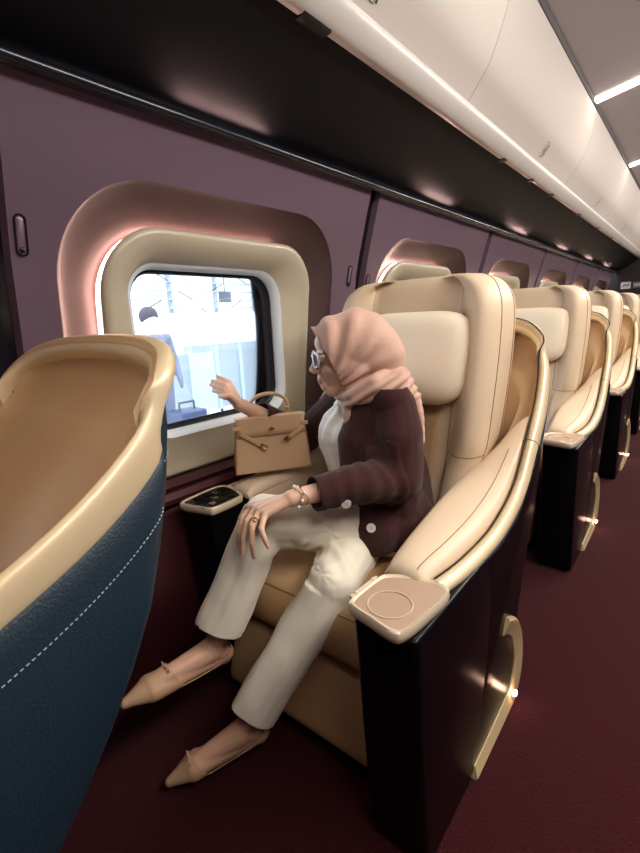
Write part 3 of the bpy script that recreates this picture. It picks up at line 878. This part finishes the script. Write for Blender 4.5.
# left hand draped over the knee
def fing(L, pts, r0, r1):
    rs = list(np.linspace(r0, r1, len(pts))); L.chain(pts, rs, n=10)
palm = [Lw, PX(272, 507, 1.118), PX(264, 512, 1.115)]
lm = {'index': [PX(252, 508, 1.175), PX(243, 517, 1.165), PX(239, 532, 1.155), PX(239, 545, 1.158)],
      'middle': [PX(256, 509, 1.155), PX(247, 522, 1.128), PX(243, 539, 1.118), PX(242, 553, 1.125)],
      'ring': [PX(260, 511, 1.135), PX(252, 526, 1.100), PX(252, 543, 1.095), PX(254, 557, 1.108)],
      'pinky': [PX(265, 514, 1.118), PX(261, 529, 1.085), PX(265, 540, 1.082), PX(268, 547, 1.088)]}
for k, p in lm.items():
    body.chain([np.array(Lw) * .75 + np.array(p[0]) * .25, p[0]], [.0165, .0125], n=10)
    fing(body, p, {'pinky': .0088, 'index': .0098}.get(k, .0102), {'pinky': .0058}.get(k, .0066))
body.chain([Lw, PX(258, 505, 1.17), PX(247, 507, 1.195), PX(240, 519, 1.20)], [.018, .0125, .0095, .007], n=10)
# right hand lifted to the window
rp = {'index': [PX(229, 383, 1.475), PX(223, 379, 1.48), PX(217.5, 376.5, 1.485)],
      'middle': [PX(225.5, 386, 1.465), PX(218, 382.5, 1.475), PX(212, 380.5, 1.49)],
      'ring': [PX(223.5, 389.5, 1.462), PX(216.5, 386.5, 1.475), PX(210.5, 385, 1.492)],
      'pinky': [PX(223.5, 393, 1.465), PX(218, 392, 1.475), PX(213, 391, 1.488)]}
for k, p in rp.items():
    body.chain([np.array(Rw) * .85 + np.array(p[0]) * .15, p[0]], [.016, .0110], n=10)
    fing(body, p, .0090, .0062)
body.chain([np.array(Rw), PX(230, 396, 1.44), PX(225, 397.5, 1.44), PX(220, 396.5, 1.45)], [.016, .011, .0088, .0065], n=10)
me = fuse(body.m, .0036, 3, .5)
person = link('person', me, 'skin', None, angle=180)
tag(person, 'seated person in rose hijab, brown cardigan and cream trousers, hand lifted to the window', 'person')
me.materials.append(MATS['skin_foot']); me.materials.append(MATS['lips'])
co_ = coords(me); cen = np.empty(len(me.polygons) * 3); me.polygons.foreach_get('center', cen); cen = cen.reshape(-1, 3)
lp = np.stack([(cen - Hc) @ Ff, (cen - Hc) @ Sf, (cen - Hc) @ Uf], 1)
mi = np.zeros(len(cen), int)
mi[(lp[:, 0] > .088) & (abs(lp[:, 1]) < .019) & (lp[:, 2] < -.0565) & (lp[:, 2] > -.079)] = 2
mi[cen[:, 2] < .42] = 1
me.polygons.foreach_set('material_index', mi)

# cloth folds: displacement along the normal
def fold(me, fn):
    c = coords(me); n = normals(me); d = np.array([fn(p) for p in c]); setco(me, c + n * d[:, None])
def seg(p, a, b):
    ab = b - a; t = np.dot(p - a, ab) / np.dot(ab, ab); q = a + ab * max(0, min(1, t)); return t, p - q, np.linalg.norm(p - q)
def nz(p, s): return mnoise.noise(Vector((p[0] * s, p[1] * s, p[2] * s)))

# --- trousers
T = Limbs()
Lhem, Rhem = La + (Lk - La) * .17, Ra + (Rk - Ra) * .135
Lend, Rend = La - (Lk - La) * .10, Ra - (Rk - Ra) * .12
T.chain([hips + np.array([.03, .02, .0]), hips + np.array([0, .0, .07])], [.125, .125])
T.chain([Lh, Lh * .5 + Lk * .5 + np.array([0, 0, -.004]), Lk], [.100, .088, .068]); T.chain([Lk, Lk * .55 + La * .45, Lend], [.066, .062, .060], flat=True)
T.chain([Rh, Rh * .5 + Rk * .5, Rk], [.098, .088, .070]); T.chain([Rk, Rk * .55 + Ra * .45, Rend], [.068, .065, .060], flat=True)
me = fuse(T.m, .0045, 8, .5)
def tf(p):
    tk, v, d = seg(p, Lk, La); tr, v2, d2 = seg(p, Rk, Ra); th, _, _ = seg(p, Lh, Lk)
    h = .0
    x = nz(p, 9) * .006 + nz(p * np.array([1, 1, .5]), 22) * .003
    # creases fanning from the bend of each knee and from the crossing
    for c, a, f in ((Lk + np.array([.06, .06, -.10]), .006, 70), (Rk + np.array([.03, .02, .11]), .005, 70), (Lh + np.array([.06, .02, -.10]), .006, 48)):
        r = np.linalg.norm(p - c); w_ = math.exp(-(r / .11) ** 2)
        ang = math.atan2(p[2] - c[2], (p - c) @ unit((-.4, -.9, 0))); x += a * w_ * min(1, r / .05) * math.sin(ang * 6 + 3 * nz(p, 5))
    return h + x
fold(me, tf)
# pressed crease down the front of each shin
c = coords(me); n = normals(me)
for a, b in ((Lk, La), (Rk, Ra)):
    ab = unit(b - a); fr = unit(np.cross(np.cross(ab, np.array([-.35, -.93, 0])), ab))
    for i, p in enumerate(c):
        t = np.dot(p - a, b - a) / np.dot(b - a, b - a)
        if .05 < t < 1.15:
            v = p - (a + (b - a) * t); d = np.linalg.norm(v)
            if d < .085:
                cs = np.dot(v, fr) / (d + 1e-9)
                if cs > .75: c[i] += fr * .012 * ((cs - .75) / .25) ** 2
                if cs < -.8: c[i] -= fr * .010 * ((-cs - .8) / .2) ** 2
                c[i] += unit(v) * .004 * max(0, t - .4)
setco(me, c)
cutmesh(me, [])
bm = bmesh.new(); bm.from_mesh(me)
def cut_local(bm, co, no, near, rad):
    # cut the limb end that lies within rad of a point
    gv = [v for v in bm.verts if (v.co - Vector(near)).length < rad]; gs = set(gv)
    ge = [e for e in bm.edges if e.verts[0] in gs and e.verts[1] in gs]; gf = [f for f in bm.faces if all(v in gs for v in f.verts)]
    bmesh.ops.bisect_plane(bm, geom=gv + ge + gf, plane_co=co, plane_no=no)
    kill = [v for v in bm.verts if (v.co - Vector(near)).length < rad and (v.co - Vector(co)).dot(Vector(no)) > 1e-5]
    bmesh.ops.delete(bm, geom=kill, context='VERTS')
cut_local(bm, tuple(Lhem), tuple(unit(La - Lk) + np.array([0, 0, 0])), tuple(Lend), .130)
cut_local(bm, tuple(Rhem), tuple(unit(Ra - Rk)), tuple(Rend), .175)
bm.to_mesh(me); bm.free()
tr = solid(link('trousers', me, 'trousers', person, angle=180), .003)

# --- shoes: pointed flats
def shoe(ank, toe, upv, lab):
    S = Limbs(); foot(S, ank, toe + unit(toe - ank) * .012, upv, 1.12)
    me = fuse(S.m, .003, 4, .5)
    d = unit(toe - ank); up = unit(upv - d * np.dot(upv, d))
    # top line: low at the sides, rising at heel and over the toes
    c = coords(me); rel = c - ank
    bm = bmesh.new(); bm.from_mesh(me)
    def top(x):    # height of the opening along the foot
        return float(np.interp(x, [-.06, -.03, .0, .06, .11, .135, .30], [-.016, -.026, -.034, -.032, -.020, .05, .1]))
    kill = [v for v in bm.verts if np.dot(np.array(v.co) - ank, up) > top(np.dot(np.array(v.co) - ank, d))]
    bmesh.ops.delete(bm, geom=kill, context='VERTS')
    bd = [v for v in bm.verts if any(e.is_boundary for e in v.link_edges)]
    for _ in range(4): bmesh.ops.smooth_vert(bm, verts=bd, factor=.5, use_axis_x=True, use_axis_y=True, use_axis_z=True)
    bm.to_mesh(me); bm.free()
    o = solid(link('shoe', me, 'shoe', person, angle=180), -.002)
    sd = np.cross(d, up); b0 = ank + d * .128 - up * .0 + up * .012 * 0
    # find vamp top
    c = coords(me); r = c - ank; near = [(np.dot(q, up)) for q in r if abs(np.dot(q, d) - .137) < .008]
    b0 = ank + d * .140 + up * (max(near) if near else -.01)
    m = MB()
    for s in (-1, 1):
        lp_ = [b0 + sd * s * .001]
        for t in np.linspace(0, 2 * PI, 12): lp_.append(b0 + sd * s * (.010 - .010 * math.cos(t)) + up * (.003 + .0045 * math.sin(t) + .003 * (1 - math.cos(t)) / 2) )
        m.tube([tuple(q) for q in lp_], .0016, n=6)
        m.tube([tuple(b0), tuple(b0 + sd * s * .010 + d * .012 - up * .001), tuple(b0 + sd * s * .014 + d * .026 - up * .006)], .0015, n=6)
    m.ball(b0 + up * .002, .0035, 8)
    m.build('bow', 'shoe', o)
shoe(La, Lt, upL + np.array([0, 0, .3]), ''); shoe(Ra, Rt, np.array([0, -.25, 1.]), '')

# --- blouse: under the cardigan, visible down the front and at the collar
Bl = Limbs()
Bl.chain([hips + UP * .05 + Gf * .035, np.array([-.80, 1.19, .70]), np.array([-.815, 1.165, .79]), np.array([-.795, 1.165, .87])], [.115, .114, .112, .078])
Bl.chain([(-.785, 1.175, .87), hd(-.002, 0, -.118)], [.068, .052])
Bl.chain([np.array([-.785, 1.19, .86]) + Ss * .08, np.array([-.785, 1.19, .86]) - Ss * .08], [.06, .06])
Bl.ell(np.array([-.795, 1.185, .80]) + Gf * .070, [Gf, Ss, UP], (.062, .095, .075))
me = fuse(Bl.m, .0045, 8, .5)
fold(me, lambda p: .004 * math.sin((p - hips) @ Ss * 130 + 2.5 * nz(p, 8)) * (1 if p[2] < .9 else .3) + .003 * nz(p, 25))
link('blouse', me, 'blouse', person, angle=180)
# blouse tail over the lap
# --- cardigan
Cd = Limbs()
bk = -Gf * .018
Cd.chain([hips + UP * .03 + bk + np.array([.02, .0, 0]), np.array([-.765, 1.245, .70]) + bk, np.array([-.77, 1.22, .80]) + bk, np.array([-.77, 1.20, .875]) + bk], [.135, .128, .128, .085])
Cd.chain([PX(384, 452, 1.30), PX(384, 452, 1.42)], [.05, .06]); Cd.chain([(-.665, 1.125, .85), (-.64, 1.09, .76), (-.63, 1.08, .70)], [.062, .066, .066]); Cd.chain([(-.70, 1.12, .86), (-.70, 1.10, .74)], [.062, .07]); Cd.chain([(-.69, 1.17, .84), (-.665, 1.14, .70), (-.67, 1.15, .60)], [.065, .085, .10]); Cd.chain([(-.735, 1.105, .90), (-.750, 1.085, .80), (-.735, 1.085, .68), (-.70, 1.07, .56)], [.040, .058, .062, .08])
Cd.chain([Ls, Rs_], [.064, .064]); Cd.chain([(Ls + Rs_) / 2 + UP * .01, np.array([-.775, 1.2, .93])], [.07, .06])
Cd.chain([np.array([-.735, 1.20, .62]), np.array([-.665, 1.165, .53]), np.array([-.665, 1.17, .44])], [.110, .122, .115]); Cd.chain([np.array([-.68, 1.16, .56]), np.array([-.70, 1.06, .545])], [.105, .098]); Cd.chain([np.array([-.72, 1.34, .60]), np.array([-.70, 1.36, .52])], [.085, .08])
Cd.chain([Ls + np.array([0, .01, -.01]), Ls * .5 + Le * .5 + np.array([.012, .015, 0]), Le + np.array([.008, .012, -.012])], [.066, .068, .066])
Cd.chain([Le + np.array([.008, .012, -.012]), Le * .5 + Lw * .5 + np.array([0, 0, .0]), Lw * .93 + Le * .07], [.063, .054, .044], flat=True)
Cd.chain([Rs_, Re], [.066, .060]); Cd.chain([Re, Rw * .9 + Re * .1], [.056, .043], flat=True)
me = fuse(Cd.m, .0045, 8, .5)
def cf(p):
    x = .006 * nz(p, 11)
    for c0, a, f in ((Le + np.array([-.02, -.02, .05]), .006, 75), (Ls + np.array([0, .04, -.10]), .005, 60), (np.array([-.62, 1.12, .62]), .006, 60)):
        r = np.linalg.norm(p - c0); x += a * math.exp(-(r / .085) ** 2) * math.sin(f * (p[2] * .9 + (p[0] - p[1]) * .45) + 2.5 * nz(p, 7))
    t, v, d = seg(p, Le, Lw)
    if 0 < t < 1 and d < .1: x += .0028 * math.sin(t * 42 + 2 * nz(p, 9)) * (1 - t)
    return x
fold(me, cf)
bm = bmesh.new(); bm.from_mesh(me)
cl = Le + (Lw - Le) * .80
cut_local(bm, tuple(cl), tuple(unit(Lw - Le)), tuple(Lw), .135)
cr = Re + (Rw - Re) * .70
cut_local(bm, tuple(cr), tuple(unit(Rw - Re)), tuple(Rw), .12)
# open front: remove the strip of the chest between the two edges, wider towards the hem
def armd(p): return min(seg(p, Ls, Le)[2], seg(p, Le, Lw)[2], seg(p, Rs_, Re)[2], seg(p, Re, Rw)[2])
kill = []
cc = np.array([-.775, 1.21, .8])
for v in bm.verts:
    p = np.array(v.co); q = p - cc; g = q @ Gf; s = q @ Ss
    wl = float(np.interp(p[2], [.40, .55, .65, .80, .90, .95], [.10, .035, .010, -.005, .010, .03])); wr = .10
    if g > .02 and -wr < s < wl and armd(p) > .072: kill.append(v)
    elif p[2] < .487: kill.append(v)
    elif p[2] > .962: kill.append(v)
bmesh.ops.delete(bm, geom=kill, context='VERTS')
bd = [v for v in bm.verts if any(e.is_boundary for e in v.link_edges)]
for _ in range(6): bmesh.ops.smooth_vert(bm, verts=bd, factor=.5, use_axis_x=True, use_axis_y=True, use_axis_z=True)
bm.to_mesh(me); bm.free()
cardi = solid(link('cardigan', me, 'cardigan', person, angle=180), .004)
for (u, v) in ((346, 503), (371, 528)):
    dpg = bpy.context.evaluated_depsgraph_get()
    # drop the button on the cloth along its own outward direction
    d0 = np.array(PX(u, v, 1.)) - CAM; d0 /= np.linalg.norm(d0)
    from mathutils.bvhtree import BVHTree
    bt = BVHTree.FromPolygons([p.co[:] for p in me.vertices], [p.vertices[:] for p in me.polygons])
    hit = bt.ray_cast(Vector(CAM), Vector(d0))
    if hit[0] is None: hit = (Vector(PX(u, v, 1.22)), Vector((.6, -.6, .4)), 0, 0)
    nn = np.array(hit[1]); nn = nn if nn @ d0 < 0 else -nn
    nn = unit(nn * .5 - d0 * .5); pc = np.array(hit[0]) + nn * .002
    m = MB(); m.tube([tuple(pc), tuple(pc + nn * .004)], [.0135, .0125], n=20)
    bt_ = m.build('button', 'button', cardi)
    tt = unit(np.cross(nn, UP)); t2 = np.cross(nn, tt)
    m = MB()
    for a, b in ((1, 1), (1, -1), (-1, 1), (-1, -1)): m.ball(pc + nn * .004 + tt * .0025 * a + t2 * .0025 * b, .0012, 6)
    m.build('thread_hole', 'print_dark', bt_)

# --- hijab
Hj = Limbs()
Hj.ell(hd(-.028, 0, .024), ax, (.112, .090, .101))
Hj.ell(hd(.012, 0, .020), ax, (.104, .083, .094))
Hj.chain([hd(.082, 0, .070), hd(.118, 0, .066)], [.026, .010])
Hj.ell(hd(.0, 0, -.03), ax, (.098, .082, .088))
Hj.ell(hd(-.078, .005, -.004), ax, (.084, .080, .088)); Hj.ell(hd(-.105, .01, -.03), ax, (.064, .066, .072))          # hair gathered behind
Hj.ell(hd(-.095, .01, -.075), ax, (.065, .066, .05))
hood = fuse(Hj.m, .004, 6, .5)
# neck wrap and drape
Dr = Limbs()
Dr.chain([hd(.022, .0, -.140), hd(.000, .058, -.118), hd(-.06, .075, -.098), hd(-.12, .05, -.095), hd(-.135, -.02, -.10)], [.024, .030, .038, .044, .046])
Dr.chain([hd(.022, 0, -.140), hd(.0, -.06, -.12), hd(-.06, -.075, -.10), hd(-.135, -.02, -.10)], [.026, .034, .042, .046])
Dr.chain([hd(.0, 0, -.10), hd(-.05, 0, -.14)], [.058, .062])
Dr.chain([hd(-.135, .035, -.10), hd(-.160, .045, -.15), hd(-.172, .055, -.21), hd(-.180, .058, -.285)], [.040, .030, .022, .010])       # tail down the back
Dr.chain([hd(-.12, .06, -.10), hd(-.15, .080, -.16)], [.035, .014])
Dr.chain([hd(.020, .020, -.145), hd(.022, .045, -.175), hd(.024, .052, -.21), hd(.032, .048, -.255)], [.022, .017, .014, .008])  # tail at the front
drape = fuse(Dr.m, .004, 6, .5)
def hf(p):
    q = p - Hc; f, s, u = q @ Ff, q @ Sf, q @ Uf
    # folds sweep from the chin up and back round the head
    ang = math.atan2(u + .10, -(f - .075))
    r = math.hypot(u + .10, f - .075)
    x = .0055 * math.sin(ang * 19 + 1.6 * nz(p, 9)) * min(1, r / .06) * (1 if u < .09 else max(.25, 1 - (u - .09) / .06)) + .003 * nz(p, 14)
    if f < -.05: x *= max(.35, 1 + (f + .05) / .08)
    return x
def df(p):
    q = p - Hc; f, s, u = q @ Ff, q @ Sf, q @ Uf
    return .0035 * math.sin((u * 1.0 + f * .5) * 230 + 2.5 * nz(p, 8)) * (1 if u > -.15 else .2) + .002 * math.sin(s * 260 + f * 60) * (1 if u < -.14 else 0)
fold(hood, hf); fold(drape, df)
# face opening: clean slanted edge from the brow to under the chin
fp = hd(.060, 0, .0); fn = unit(Ff * 1. + Uf * -.36)
cutmesh(hood, [(tuple(fp), tuple(fn))])
bm = bmesh.new(); bm.from_mesh(hood); bm.from_mesh(drape)
bm.to_mesh(hood); bm.free()
hj = solid(link('hijab', hood, 'hijab', person, angle=180), .002)
# brow edge of the hood reaching forward
# --- sunglasses
gl = MB()
gx = .099
for s in (-1, 1):
    pts = []
    for t in np.linspace(0, 2 * PI, 24)[:-1]:
        c_, s_ = math.cos(t), math.sin(t)
        pts.append(hd(gx - .012 * ((.033 + .026 * c_) / .06) ** 2 - .0, s * (.034 + .027 * math.copysign(abs(c_) ** .75, c_)), -.004 + .021 * math.copysign(abs(s_) ** .75, s_) + .004 * c_))
    gl.tube([tuple(p) for p in pts], .0034, n=6, closed=True)
    gl.tube([tuple(hd(gx - .014, s * .062, .008)), tuple(hd(gx - .03, s * .071, .007))], [.0032, .0026], n=6)
gl.tube([tuple(hd(gx - .001, -.010, .004)), tuple(hd(gx + .004, 0, .007)), tuple(hd(gx - .001, .010, .004))], .0024, n=6)
g = gl.build('sunglasses', 'glasses', person)
for s in (-1, 1):
    pts = []
    for t in np.linspace(0, 2 * PI, 24)[:-1]:
        c_, s_ = math.cos(t), math.sin(t)
        pts.append(tuple(hd(gx - .012 * ((.033 + .026 * c_) / .06) ** 2, s * (.034 + .026 * math.copysign(abs(c_) ** .75, c_)), -.004 + .0205 * math.copysign(abs(s_) ** .75, s_) + .004 * c_)))
    m = MB(); m.add(pts, [tuple(range(len(pts)))]); m.build('lens', 'lens', g, smooth=False)
# eyes
for s in (-1, 1):
    m = MB(); m.ball(hd(.074, s * .031, -.002), .0115, 10); e = m.build('eye', 'white_plastic', person)
    m = MB(); m.ball(hd(.0835, s * .031, -.002), .004, 8); m.build('iris', 'print_dark', e)
# --- bracelets and ring
wd = unit(Lw - Le)
def around(cn, ax_, r, wob=0., n=36, ph=0):
    u = unit(np.cross(ax_, UP)); w2 = np.cross(ax_, u)
    return [tuple(cn + (u * math.cos(t) + w2 * math.sin(t)) * r + ax_ * wob * math.sin(3 * t + ph)) for t in np.linspace(0, 2 * PI, n + 1)[:-1]]
m = MB(); bc_ = Lw - wd * .012; m.tube(around(bc_, wd, .0275, .006), .0011, n=5, closed=True); m.tube(around(bc_ - wd * .016, wd, .0285, .006, ph=1.6), .0011, n=5, closed=True)
br = m.build('bracelet', 'gold', person)
m = MB()
for i, p in enumerate(around(bc_ - wd * .006, wd, .0285, .009, 10)):
    m.ball(p, (.0042, .0042, .0042), 6)
m.build('charms', 'white_plastic', br)
a, b = np.array(lm['ring'][0]), np.array(lm['ring'][1]); rc_ = a * .35 + b * .65
m = MB(); m.tube(around(rc_, unit(b - a), .0112), .0016, n=6, closed=True); m.ball(rc_ + unit(CAM - rc_) * .012, .0045, 8); m.build('ring', 'gold', person)

# ================================================================ OUTSIDE THE WINDOW
XF = -5.0
m = MB(); m.box(-13, -1.9, -8, 40, -.25, -.05); tag(m.build('ground', 'ext_floor', smooth=False), 'pale concrete platform seen through the big window', 'platform', kind='structure')
# barrier of glazed panels along the platform
f = empty('platform_barrier', (XF, 5, -.05)); tag(f, 'waist-high glazed platform barrier with pale posts outside the window', 'barrier')
for i in range(14):
    y = 2.3 + i * .42
    m = MB(); m.box(-.03, .03, y - 5 - .025, y - 5 + .025, 0, .98); m.build('post', 'ext_teal', f)
    m = MB(); m.box(-.012, .012, y - 5 + .04, y - 5 + .38, .10, .86); m.build('panel', 'ext_grey' if i % 3 else 'ext_teal', f)
m = MB(); m.box(-.05, .05, -2.75, 3.2, .96, 1.03); m.box(-.03, .03, -2.75, 3.2, .03, .08); m.build('handrail', 'ext_white', f)
# train on the next track
t = empty('train', (-8.2, 8, 0)); tag(t, 'white train with a rounded roof standing on the next track', 'train')
m = MB(); pr = cat_rom([(1.0, -.2), (1.03, .5), (1.0, 1.0), (.86, 1.22), (.5, 1.36), (0, 1.42), (-.8, 1.42)], 5)
m.prism([tuple(p) for p in pr] + [(-.8, -.2)], 1, -3.2, 12); m.build('car_body', 'ext_white', t)
m = MB(); m.box(1.01, 1.035, -3.0, 12, .62, .80); m.build('window_band', 'ext_grey', t)
# hall roof lattice and beams
r = empty('station_roof', (-10, 8, 4)); tag(r, 'steel lattice of the station roof seen above the train', 'station roof')
for i in range(10):
    y = -5 + i * 1.6
    m = MB(); m.box(-1.6, -1.5, y - .05, y + .05, -4.2, -.6); m.build('column', 'ext_grey', r)
for j in range(9):
    z = -2.6 + j * .24
    m = MB(); m.box(-1.5, -1.42, -6, 12, z, z + .035); m.build('beam', 'ext_grey', r)
for i in range(44):
    y = -5 + i * .36; z = -2.6 + (i * 3 % 8) * .24; sg = 1 if i % 2 else -1
    m = MB(); m.tube([(-1.45, y, z + (0 if sg > 0 else .24)), (-1.45, y + .5, z + (.24 if sg > 0 else 0))], .018, n=5); m.build('brace', 'ext_dark', r)
m = MB(); m.box(-4.1, -4, -14, 22, -4.2, 3); tag(m.build('hall_wall', 'ext_white', r, smooth=False))
s = empty('hanging_sign', PX(225, 297, 9.5)); s.rotation_euler = (0, 0, math.radians(12)); tag(s, 'small dark blue sign hanging above the train outside the window', 'sign')
m = MB(); m.box(-.04, .04, -.16, .16, -.11, .11); m.build('board', 'ext_dark', s, bevel=.01)
m = MB(); m.tube([(0, 0, .11), (0, 0, 1.2)], .012, n=6); m.build('rod', 'ext_dark', s)
# somebody on the platform beside the shell of the front seat
def bystander():
    base = np.array(PX(150, 322, 4.2)); x, y = base[0], base[1]; zt = base[2] + .11; g = -.05
    B = Limbs(); h = zt - g; k = h / 1.6
    P = lambda a, b, c: (x + a * k, y + b * k, g + c * k)
    B.ell(P(0, 0, 1.49), [(1, 0, 0), (0, 1, 0), (0, 0, 1)], (.095 * k, .085 * k, .115 * k)); B.chain([P(0, 0, 1.40), P(0, 0, 1.30)], [.05, .05])
    B.chain([P(0, 0, 1.26), P(0, 0, 1.05), P(0, 0, .88)], [.13 * k, .13 * k, .14 * k]); B.chain([P(0, -.17, 1.29), P(0, .17, 1.29)], [.055, .055])
    for s_ in (-1, 1):
        B.chain([P(0, s_ * .18, 1.29), P(.02, s_ * .24, 1.02), P(.14, s_ * .20, .84)], [.045, .038, .028]); B.chain([P(.14, s_ * .20, .84), P(.17, s_ * .19, .76)], [.028, .02])
        B.chain([P(0, s_ * .09, .88), P(.01, s_ * .10, .48), P(0, s_ * .10, .06)], [.085, .06, .04]); B.chain([P(0, s_ * .10, .04), P(.17, s_ * .11, .035)], [.04, .032])
    me = fuse(B.m, .014, 4, .5); o = link('person', me, 'ext_cloth', None, angle=180)
    me.materials.append(MATS['skin'])
    for p in me.polygons:
        if p.center[2] > g + 1.34 * k: p.material_index = 1
    tag(o, 'person in pale clothes and a white face mask standing on the platform outside', 'person')
    m = MB(); m.ball(P(-.015, 0, 1.53), (.105 * k, .098 * k, .105 * k), 12); m.build('hair', 'ext_hair', o)
    m = MB(); m.ball(P(.055, 0, 1.44), (.055 * k, .065 * k, .055 * k), 10); m.build('face_mask', 'ext_white', o)
bystander()
sb = empty('blue_case', PX(186, 398, 4.2)); tag(sb, 'blue case on the platform at the lower left of the window view', 'case')
sb.location.z = -.05
m = MB(); m.box(-.12, .12, -.14, .14, .04, .46); m.build('shell', 'ext_blue', sb, bevel=.03, bseg=3)
m = MB(); m.tube([(0, -.08, .46), (0, -.08, .53), (0, .08, .53), (0, .08, .46)], .012, n=6); m.build('handle', 'ext_dark', sb)
for a in (-1, 1):
    for b in (-1, 1):
        m = MB(); m.ball((a * .1, b * .12, .025), .025, 8); m.build('wheel', 'ext_dark', sb)
#P2END

# ================================================================ LIGHT
def area(name, loc, rot, sx, sy, e, col=(1, 1, 1)):
    l = bpy.data.lights.new(name, 'AREA'); l.shape = 'RECTANGLE'; l.size = sx; l.size_y = sy; l.energy = e; l.color = col
    o = bpy.data.objects.new(name, l); COL.objects.link(o); o.location = loc; o.rotation_euler = rot; return o
for i, y in enumerate((.2, 1.6, 3.6, 5.6, 7.8)):
    area('cabin_fill', (.8, y, 2.40), (0, .38, 0), .5, 1.3, 36 if i else 16, (1., .94, .87))  # unseen area lights added under the ceiling to brighten the seats and bins
w = bpy.data.worlds.new('sky'); SC.world = w; w.use_nodes = True
nt = w.node_tree; bg = nt.nodes['Background']
bg.inputs[0].default_value = (.90, .95, 1., 1); bg.inputs[1].default_value = 4.
for k in range(-1, 6):
    yc = W0 + k * WP + .665
    p = area('daylight_portal', (-1.40, yc, 1.075), (0, -PI / 2, 0), .55, .62, 1); p.data.cycles.is_portal = True
sun = bpy.data.lights.new('sun', 'SUN'); sun.energy = 1.5; sun.angle = .2; so = bpy.data.objects.new('sun', sun); COL.objects.link(so)
so.rotation_euler = (math.radians(20), math.radians(35), 0)

# ================================================================ CAMERA
cd = bpy.data.cameras.new('camera'); co = bpy.data.objects.new('camera', cd); COL.objects.link(co)
cd.sensor_fit = 'AUTO'; cd.sensor_width = 36.; cd.lens = FPX / 853 * 36.; cd.clip_start = .02
right, down, fwd = RM[:, 0], RM[:, 1], RM[:, 2]
Mx = Matrix(((right[0], -down[0], -fwd[0], CAM[0]), (right[1], -down[1], -fwd[1], CAM[1]), (right[2], -down[2], -fwd[2], CAM[2]), (0, 0, 0, 1)))
co.matrix_world = Mx
SC.camera = co
SC.view_settings.view_transform = 'Standard'; SC.view_settings.look = 'None'; SC.view_settings.gamma = 1
SC.view_settings.exposure = .5
SC.view_settings.use_curve_mapping = False
